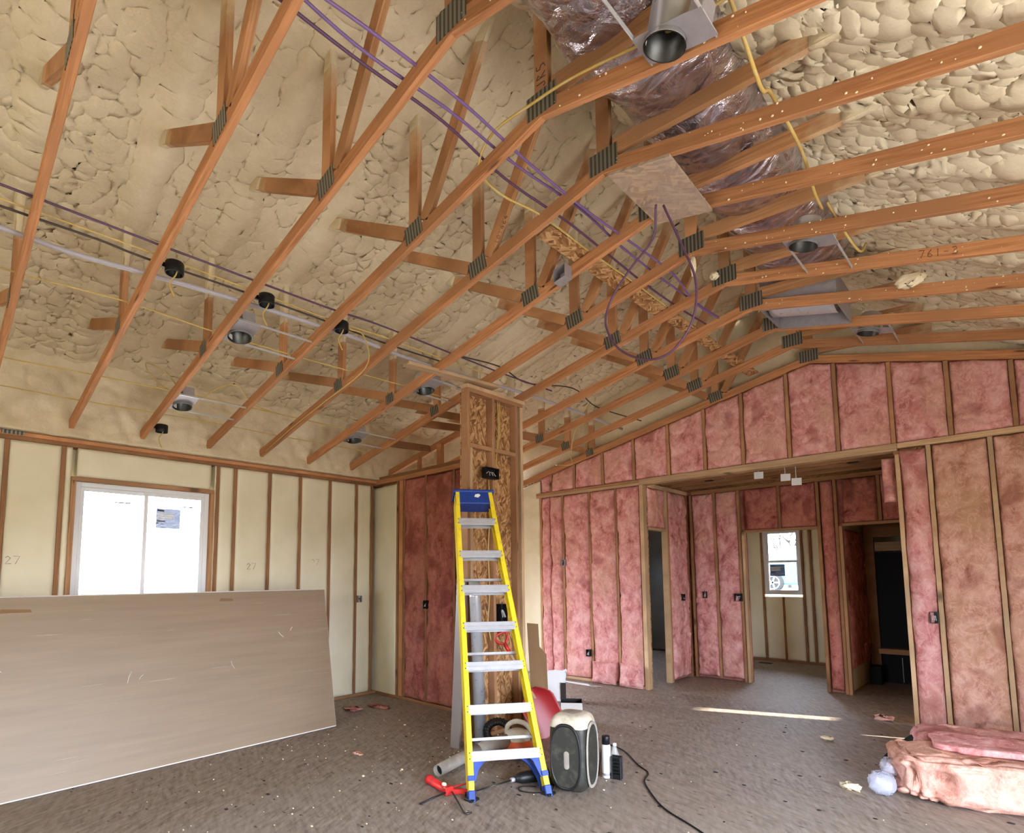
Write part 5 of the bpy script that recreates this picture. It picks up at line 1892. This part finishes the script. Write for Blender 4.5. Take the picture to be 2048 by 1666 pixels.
# corded drill
root = empty('corded_drill', (3.70, 1.86, 0), 'black corded drill with a long bit lying behind the ladder foot', 'drill')
mb = MB()
mb.tube([Vector((3.74, 1.98, 0.05)), Vector((3.71, 1.88, 0.05)), Vector((3.66, 1.77, 0.048)), Vector((3.64, 1.72, 0.047))], [0.045, 0.048, 0.042, 0.022], 14)
mb.superbox((3.80, 1.90, 0.035), (0.085, 0.03, 0.03), 0.6, 18, 12)
mb.build('drill_body', M['black'], parent=root)
mb = MB()
mb.tube([(3.64, 1.72, 0.045), (3.63, 1.69, 0.044)], 0.016, 10)
mb.build('chuck', M['galv'], parent=root)
mb = MB()
mb.tube([(3.63, 1.69, 0.043), (3.52, 1.44, 0.008)], 0.005, 6)
mb.build('bit', M['dark_metal'], parent=root)
mb = MB()
mb.tube(smooth_path([(3.87, 1.90, 0.03), (3.92, 1.80, 0.01), (3.85, 1.70, 0.007), (3.75, 1.66, 0.007), (3.70, 1.72, 0.007), (3.78, 1.80, 0.007)], 6), 0.0045, 6)
mb.build('cord', M['matte_black'], parent=root)
# caulking gun
root = empty('caulking_gun', (3.40, 1.27, 0), 'red caulking gun lying in front of the ladder foot', 'caulking gun')
a_, b_ = Vector((3.135, 1.31, 0.034)), Vector((3.395, 1.262, 0.034))
mb = MB()
mb.tube([a_, a_ + (b_ - a_) * 0.12, a_ + (b_ - a_) * 0.14, b_], [0.034, 0.034, 0.029, 0.029], 16)
mb.build('barrel', M['red'], parent=root)
mb = MB()
mb.bar((3.395, 1.262, 0.034), (3.44, 1.258, 0.034), 0.07, 0.055)
mb.bar((3.425, 1.262, 0.030), (3.535, 1.365, 0.026), 0.030, 0.034)
mb.bar((3.43, 1.30, 0.050), (3.47, 1.40, 0.06), 0.012, 0.014)
mb.build('handle', M['red'], parent=root, bevel=0.006)
mb = MB()
mb.tube([(3.43, 1.26, 0.034), (3.41, 1.01, 0.012)], 0.007, 8)
mb.build('push_rod', M['black'], parent=root)
mb = MB()
mb.tube(smooth_path([(3.46, 1.26, 0.034), (3.60, 1.19, 0.02), (3.74, 1.12, 0.008), (3.765, 1.16, 0.008)], 5), 0.006, 7)
mb.build('hook_rod', M['dark_metal'], parent=root)
mb = MB()
mb.superbox((3.375, 1.258, 0.068), (0.02, 0.014, 0.012), 0.8, 12, 8)
mb.build('foam_blob', M['crumb'], parent=root)

# ------------------------------------------------------------------ rounded jobsite speaker
SC = Vector((3.99, 1.985, 0.272))
sx = Vector((0.965, 0.262, 0)).normalized()
sy = Vector((-0.262, 0.965, 0)).normalized()
sp_ = empty('jobsite_speaker', (SC.x, SC.y, 0), 'dusty black and cream rounded box with oval black panels beside the ladder', 'speaker')
AXS = [tuple(sx), tuple(sy), (0, 0, 1)]
mb = MB()
mb.superbox(SC, (0.145, 0.155, 0.27), 0.42, 56, 40, AXS)
mb.build('shell', M['charcoal'], parent=sp_)
mb = MB()
n_, m_ = 48, 12
P = np.zeros((n_, m_, 3))
for i in range(n_):
    t = 2 * math.pi * i / n_
    for j in range(m_):
        ph = 0.40 + (math.pi / 2 - 0.40) * j / (m_ - 1)

        def sp2(a, p):
            return math.copysign(abs(a) ** p, a)
        cx_, cy_, cz_ = sp2(math.cos(ph), 0.42) * sp2(math.cos(t), 0.42), sp2(math.cos(ph), 0.42) * sp2(math.sin(t), 0.42), sp2(math.sin(ph), 0.42)
        q = SC + sx * (cx_ * 0.148) + sy * (cy_ * 0.158) + Vector((0, 0, cz_ * 0.274))
        P[i, j] = q
mb.grid(P, True, closed_u=True)
mb.build('cream_top', M['cream'], parent=sp_)


def oval_panel(c, u, v, n, ru, rv, mat, name, rim):
    k = 44
    ring = []
    for q, off in ((1.0, 0.0), (0.985, 0.009), (0.93, 0.011), (0.90, 0.004)):
        ring.append([tuple(c + u * (math.copysign(abs(math.cos(2 * math.pi * i / k)) ** 0.8, math.cos(2 * math.pi * i / k)) * ru * q) + v * (math.copysign(abs(math.sin(2 * math.pi * i / k)) ** 0.8, math.sin(2 * math.pi * i / k)) * rv * q) + n * off) for i in range(k)])
    m1 = MB()
    m1.grid(np.array(ring).transpose(1, 0, 2), True, closed_u=True)
    ro = m1.build(name, M[rim], parent=sp_)
    m2 = MB()
    inner = [tuple(Vector(p)) for p in ring[3]]
    m2.v += inner
    m2.face(list(range(k)), [(0, 0)] * k)
    po = m2.build('grille', M[mat], parent=ro)
    s2 = po.modifiers.new('t', 'SOLIDIFY')
    s2.thickness = 0.004
    return ro


f0 = SC - sy * 0.1555 + Vector((0, 0, -0.012))
oval_panel(f0, sx, Vector((0, 0, 1)), -sy, 0.118, 0.232, 'charcoal', 'front_panel', 'black')
oval_panel(SC + sx * 0.1455 + Vector((0, 0, -0.012)), sy, Vector((0, 0, 1)), sx, 0.122, 0.232, 'charcoal', 'side_panel', 'grey_tool')
mb = MB()
for (a, b, off) in ((0.020, 0.062, 0.006), (0.013, 0.054, 0.009)):
    q = f0 - sy * off + Vector((0, 0, -0.02)) + sx * 0.01
    mb.prism([q + sx * (a * math.cos(t)) + Vector((0, 0, (b - a) * (1 if math.sin(t) > 0 else -1) + a * math.sin(t))) for t in [2 * math.pi * i / 24 for i in range(24)]], -sy * 0.003, (0, 0, 1))
mb.build('slot_handle', M['grey_tool'], parent=sp_)
mb = MB()
mb.superbox((SC.x, SC.y, SC.z + 0.268), (0.07, 0.07, 0.010), 0.7, 24, 8)
mb.build('top_knob', M['grey_tool'], parent=sp_)

# spray foam can, bottle, black basket
root = empty('spray_can', (3.985, 2.36, 0), 'white spray can with a black cap beside the rounded speaker', 'can')
c = Vector((4.045, 2.335, 0))
mb = MB()
mb.lathe([(0.0, 0.0), (0.033, 0.0), (0.034, 0.006), (0.034, 0.235), (0.028, 0.248), (0.0, 0.25)], c, (0, 0, 1), 28)
mb.build('can_body', M['white_paper'], parent=root)
mb = MB()
mb.lathe([(0.0, 0.248), (0.031, 0.248), (0.031, 0.305), (0.028, 0.312), (0.0, 0.313)], c, (0, 0, 1), 24)
mb.build('cap', M['black'], parent=root)
mb = MB()
mb.lathe([(0.0345, 0.018), (0.0346, 0.036)], c, (0, 0, 1), 28)
mb.build('grey_band', M['dull_galv'], parent=root)
root = empty('plastic_bottle', (4.10, 2.41, 0), 'clear plastic bottle behind the white spray can', 'bottle')
c = Vector((4.075, 2.41, 0))
mb = MB()
mb.lathe([(0.0, 0.002), (0.032, 0.002), (0.036, 0.02), (0.036, 0.06), (0.033, 0.07), (0.036, 0.08), (0.036, 0.15), (0.016, 0.205), (0.014, 0.225), (0.0, 0.225)], c, (0, 0, 1), 24)
mb.build('bottle_body', M['bottle'], parent=root)
mb = MB()
mb.lathe([(0.0, 0.225), (0.016, 0.225), (0.016, 0.243), (0.0, 0.244)], c, (0, 0, 1), 16)
mb.build('bottle_cap', M['white'], parent=root)
root = empty('ribbed_holder', (4.115, 2.37, 0), 'small black ribbed plastic holder beside the clear bottle', 'holder')
c = Vector((4.125, 2.355, 0))
mb = MB()
hx, hy = sx * 0.034, sy * 0.022
for s in (-1, 1):
    mb.bar(c + hx * s - hy, c + hx * s - hy + Vector((0, 0, 0.17)), 0.012, 0.012)
    mb.bar(c + hx * s + hy, c + hx * s + hy + Vector((0, 0, 0.17)), 0.012, 0.012)
mb.prism([c - hx - hy, c + hx - hy, c + hx + hy, c - hx + hy], (0, 0, 0.04), sx)
mb.prism([c - hx + hy * 0.7, c + hx + hy * 0.7, c + hx + hy, c - hx + hy], (0, 0, 0.17), sx)
mb.build('frame', M['black'], parent=root, bevel=0.003)
for i in range(5):
    mb = MB()
    z = 0.055 + i * 0.026
    mb.bar(c - hx - hy + Vector((0, 0, z)), c + hx - hy + Vector((0, 0, z)), 0.008, 0.012)
    mb.build('rib', M['black'], parent=root)

# paper sack and small carton behind
root = empty('paper_sack', (2.08, 4.22, 0), 'crumpled white paper sack on the floor beyond the column', 'sack')
mb = MB()
nU, nV = 20, 14
P = np.zeros((nU, nV, 3))
rs = np.random.RandomState(4)
for i in range(nU):
    t = 2 * math.pi * i / nU
    for j in range(nV):
        z = 0.36 * j / (nV - 1)
        fl_ = 1 + 0.25 * (j / (nV - 1)) ** 3
        cu, cv = math.copysign(abs(math.cos(t)) ** 0.5, math.cos(t)) * 0.12 * fl_, math.copysign(abs(math.sin(t)) ** 0.5, math.sin(t)) * 0.06 * (1.2 - 0.5 * j / (nV - 1))
        q = Vector((2.08, 4.22, z)) + Vector((0.75, 0.66, 0)) * (cu + 0.012 * (rs.rand() - 0.5)) + Vector((-0.66, 0.75, 0)) * (cv + 0.012 * (rs.rand() - 0.5))
        if j == nV - 1:
            q.z += 0.02 * math.sin(3 * t)
        P[i, j] = q
mb.grid(P, True, closed_u=True)
mb.build('sack_body', M['white_paper'], parent=root)
mb = MB()
q = Vector((2.145, 4.245, 0.03)) - Vector((-0.66, 0.75, 0)) * 0.075
mb.prism([q, q + Vector((0.045, 0.04, 0)), q + Vector((0.045, 0.04, 0.20)), q + Vector((0, 0, 0.20))], Vector((-0.66, 0.75, 0)) * -0.002, (0, 0, 1))
mb.build('dark_print', M['ink'], parent=root)
root = empty('carton', (2.86, 3.50, 0), 'small open black and white carton behind the rounded speaker', 'carton')
mb = MB()
ca, cb = Vector((0.80, 0.60, 0)), Vector((-0.60, 0.80, 0))
cc = Vector((2.86, 3.50, 0.11))
box_frame(mb, cc, (ca, cb, (0, 0, 1)), (0.115, 0.11, 0.11), 0.005, None)
mb.build('carton_body', M['black'], parent=root)
mb = MB()
q = cc - cb * 0.1105 + Vector((0, 0, 0.105))
mb.prism([q - ca * 0.112, q + ca * 0.112, q + ca * 0.112 + cb * -0.10 + Vector((0, 0, -0.045)), q - ca * 0.112 + cb * -0.10 + Vector((0, 0, -0.045))], (0, 0, 0.004), ca)
mb.build('white_flap', M['white_paper'], parent=root)

# floor cable
cable('extension_cable', [(3.99, 2.30, 0.008), (3.80, 2.62, 0.006), (3.62, 2.93, 0.006), (3.64, 3.04, 0.006), (3.82, 2.97, 0.006), (4.08, 2.74, 0.006), (4.24, 2.62, 0.006), (4.31, 2.44, 0.006), (4.47, 2.25, 0.006), (4.67, 2.07, 0.006), (4.97, 1.918, 0.006), (5.5, 1.6, 0.006)], 0.0055, 'matte_black', 'thin dark cord winding from the speaker across the subfloor', cat='cord')


# ------------------------------------------------------------------ batts lying on the floor
def wool_block(label, c, ax, half, seed, mat='pink', amp=0.05, name='insulation_batt', group='pink batts lying on the floor', e=0.3, bend=0.0):
    c = np.array(c, float)
    nu, nv = 150, 64
    th_ = np.linspace(-math.pi, math.pi, nu, endpoint=False)
    ph = np.linspace(-math.pi / 2, math.pi / 2, nv)

    def sp(a, p):
        return np.sign(a) * np.abs(a) ** p
    X = sp(np.cos(ph), e)[None] * sp(np.cos(th_), e)[:, None]
    Y = sp(np.cos(ph), e)[None] * sp(np.sin(th_), e)[:, None]
    Z = np.ones(nu)[:, None] * sp(np.sin(ph), e)[None]
    A = np.array(ax, float)
    lx, ly, lz = X * half[0], Y * half[1], Z * half[2]
    n1 = fbm(lx * 6 + seed + ly * 2, lz * 9 + ly * 5, 4, seed) - 0.5
    n2 = np.abs(fbm(lx * 4 + seed * 2 + lz * 3, ly * 4 + lz * 6 + 3, 3, seed + 5) - 0.5)
    n3 = fbm(lx * 18 + lz * 11 + seed, ly * 18 - lz * 15, 2, seed + 8) - 0.5
    d = amp * n1 * 1.6 - amp * 0.7 * np.exp(-n2 / 0.03) + amp * 0.25 * n3
    nx, ny, nz = X ** 5, Y ** 5, Z ** 5
    ln = np.sqrt(nx ** 2 + ny ** 2 + nz ** 2) + 1e-6
    lx, ly, lz = lx + d * nx / ln, ly + d * ny / ln, lz + d * nz / ln * 0.6
    lz = lz + bend * (lx / half[0]) ** 2
    P = c + lx[..., None] * A[0] + ly[..., None] * A[1] + lz[..., None] * A[2]
    P[..., 2] = np.maximum(P[..., 2], 0.003)
    mb = MB()
    mb.grid(P, True, closed_u=True)
    return tag(mb.build(name, M[mat]), label, 'insulation', group)


u_ = Vector((0.975, 0.222, 0)).normalized()
v_ = Vector((-0.222, 0.975, 0)).normalized()
BX = [tuple(u_), tuple(v_), (0, 0, 1)]
p0 = Vector((5.73, 3.27, 0))
wool_block('big folded pink batt on the floor, orange brown along its front', tuple(p0 + u_ * 0.80 + v_ * 0.30 + Vector((0, 0, 0.155))), BX, (0.80, 0.31, 0.16), 401, 'pink_tan', 0.09)
wool_block('thin pink batt lying flat on top of the folded one', tuple(p0 + u_ * 0.98 + v_ * 0.42 + Vector((0, 0, 0.338))), BX, (0.70, 0.22, 0.028), 402, 'pink', 0.03)
wool_block('loose pink batt against the wall foot, behind the folded ones', (6.42, 4.47, 0.15), BX, (0.72, 0.21, 0.15), 403, 'pink', 0.05)
mb = MB()
mb.prism([(5.50, 4.30, 0.0), (5.72, 4.22, 0.0), (5.78, 4.30, 0.20), (5.70, 4.36, 0.21), (5.60, 4.36, 0.12)], (0.03, 0.06, 0), (1, 0, 0))
tag(mb.build('black_plastic_scrap', M['matte_black']), 'black plastic scrap sticking out behind the floor batts', 'scrap')
rs = np.random.RandomState(9)
for (c, h, lb) in (((5.66, 3.36, 0.075), (0.085, 0.10, 0.075), 'clear plastic bag tucked under the end of the floor batts, lower lump'), ((5.69, 3.50, 0.16), (0.06, 0.08, 0.06), 'clear plastic bag lump above, at the end of the floor batts')):
    mb = MB()
    mb.superbox(c, h, 0.9, 26, 18)
    a = np.array(mb.v)
    a += (rs.rand(*a.shape) - 0.5) * 0.016
    a[:, 2] = np.maximum(a[:, 2], 0.002)
    mb.v = [tuple(p) for p in a]
    tag(mb.build('plastic_bag', M['bag']), lb, 'bag', 'plastic bag lumps')


# ------------------------------------------------------------------ scraps and crumbs
def scrap(c, h, mat, label, seed, name='foam_scrap'):
    r_ = np.random.RandomState(seed)
    mb = MB()
    mb.superbox(c, h, 0.8, 14, 10)
    a = np.array(mb.v)
    a += (r_.rand(*a.shape) - 0.5) * np.array(h) * 0.9
    a[:, 2] = np.maximum(a[:, 2], 0.001)
    mb.v = [tuple(p) for p in a]
    return tag(mb.build(name, M[mat]), label, 'scrap')


scrap((5.474, 3.30, 0.022), (0.055, 0.035, 0.024), 'crumb', 'torn white foam scrap on the floor near the folded batts', 1)
scrap((0.62, 2.21, 0.015), (0.11, 0.07, 0.014), 'pink', 'flat pink wool scrap on the floor near the drywall corner', 2, 'wool_scrap')
scrap((0.75, 2.50, 0.012), (0.14, 0.06, 0.012), 'pink_shaded', 'dark pink wool scrap on the floor before the partition', 3, 'wool_scrap')
scrap((2.11, 1.34, 0.008), (0.06, 0.03, 0.008), 'pink_tan', 'small pale scrap on the floor between drywall and ladder', 4)
scrap((1.72, 5.28, 0.008), (0.28, 0.035, 0.007), 'white_paper', 'long white paper strip on the floor under the tall pink wall', 5, 'paper_strip')
scrap((5.03, 4.55, 0.02), (0.05, 0.03, 0.014), 'crumb', 'pale foam scrap in front of the dark hall doorway', 6)
scrap((5.28, 5.75, 0.02), (0.08, 0.05, 0.03), 'pink_tan', 'pale wool scrap in the hall by the opening jamb', 7, 'wool_scrap')
mb = MB()
mb.box((2.90, 8.95, 0.0), (3.12, 9.06, 0.004))
tag(mb.build('floor_vent', M['matte_black']), 'dark floor vent slot below the bedroom window', 'vent')
rng = random.Random(12)
mb = MB()
n = 0
while n < 260:
    x, y = rng.uniform(0.9, 6.0), rng.uniform(-0.3, 5.4)
    if rng.random() > math.exp(-((x - 2.6) ** 2 / 3.0 + (y - 1.6) ** 2 / 3.5)) + 0.12:
        continue
    if x < 1.35 and y < 1.75:
        continue
    s = rng.uniform(0.002, 0.006) * (1.8 if rng.random() < 0.08 else 1)
    mb.superbox((x, y, s * 0.55), (s * rng.uniform(0.8, 1.9), s, s * 0.6), 0.8, 7, 5)
    n += 1
o = mb.build('foam_crumbs', M['crumb'])
tag(o, 'small white foam crumbs scattered over the subfloor', 'crumbs', kind='stuff')
mb = MB()
for _ in range(150):
    x, y = rng.uniform(1.5, 6.4), rng.uniform(-0.6, 5.2)
    s = rng.uniform(0.004, 0.012)
    mb.superbox((x, y, s * 0.25), (s * rng.uniform(0.8, 2.2), s, s * 0.3), 0.8, 7, 5)
o = mb.build('dark_debris', M['ink'])
tag(o, 'dark wood chips scattered over the subfloor', 'debris', kind='stuff')

# ------------------------------------------------------------------ outside
mb = MB()
mb.box((-12, 16.0, -0.5), (8, 32, 0.96))
o = mb.build('ground_outside', M['snow'])
o['kind'] = 'structure'
car = empty('parked_car', (1.72, 18.75, 0.96), 'pale blue parked car outside the bedroom window', 'car')
M['car_rim'] = plain('wheel_rim', (96, 104, 112), 0.4)
M['bark'] = plain('grey_bark', (26, 24, 22), 0.9)
M['car'] = plain('car_paint', (36, 66, 80), 0.3)
M['car_dark'] = plain('car_glass', (40, 62, 80), 0.2)
mb = MB()
prof = [(-2.1, 0.25), (2.1, 0.25), (2.15, 0.6), (2.0, 0.92), (1.2, 1.02), (0.5, 1.48), (-1.0, 1.5), (-1.7, 1.05), (-2.12, 0.98)]
cy_ = Vector((1.72, 17.9, 0.96))
mb.prism([cy_ + Vector((a, 0, b)) for a, b in prof], (0, 1.7, 0), (1, 0, 0))
mb.build('car_body', M['car'], parent=car, bevel=0.06)
mb = MB()
mb.prism([cy_ + Vector((a, -0.012, b)) for a, b in ((-1.45, 1.06), (1.0, 1.06), (0.45, 1.42), (-0.95, 1.43))], (0, 0.02, 0), (1, 0, 0))
mb.build('car_window', M['car_dark'], parent=car)
for a in (-1.35, 1.3):
    wc = cy_ + Vector((a, -0.02, 0.33))
    mb = MB()
    mb.lathe([(0.0, -0.1), (0.32, -0.1), (0.33, 0.0), (0.24, 0.012), (0.0, 0.0)], wc, (0, -1, 0), 30)
    wh = mb.build('wheel', M['matte_black'], parent=car)
    mb = MB()
    mb.lathe([(0.22, 0.012), (0.215, 0.022), (0.19, 0.02)], wc, (0, -1, 0), 30)
    for i in range(5):
        t = 2 * math.pi * i / 5
        mb.bar(wc + Vector((0, -0.018, 0)), wc + Vector((0.2 * math.cos(t), -0.018, 0.2 * math.sin(t))), 0.05, 0.012, (0, -1, 0))
    mb.build('rim', M['car_rim'], parent=wh)
tree = empty('bare_tree', (-1.2, 25.0, 0.96), 'bare branching tree beyond the parked car outside', 'tree')
rng = random.Random(21)
mb = MB()


def branch(p, d, L, r, lev):
    q = p + d * L
    mb.tube([p, (p + q) / 2 + Vector((rng.uniform(-1, 1), rng.uniform(-1, 1), 0)) * L * 0.06, q], [r, r * 0.85, r * 0.7], 5)
    if lev:
        for _ in range(3):
            e = (d + Vector((rng.uniform(-0.9, 0.9), rng.uniform(-0.6, 0.6), rng.uniform(-0.1, 0.6)))).normalized()
            branch(q, e, L * 0.72, r * 0.62, lev - 1)


branch(Vector((-1.2, 25.0, 0.96)), Vector((0.05, 0, 1)), 0.9, 0.10, 4)
mb.build('trunk_and_branches', M['bark'], parent=tree)
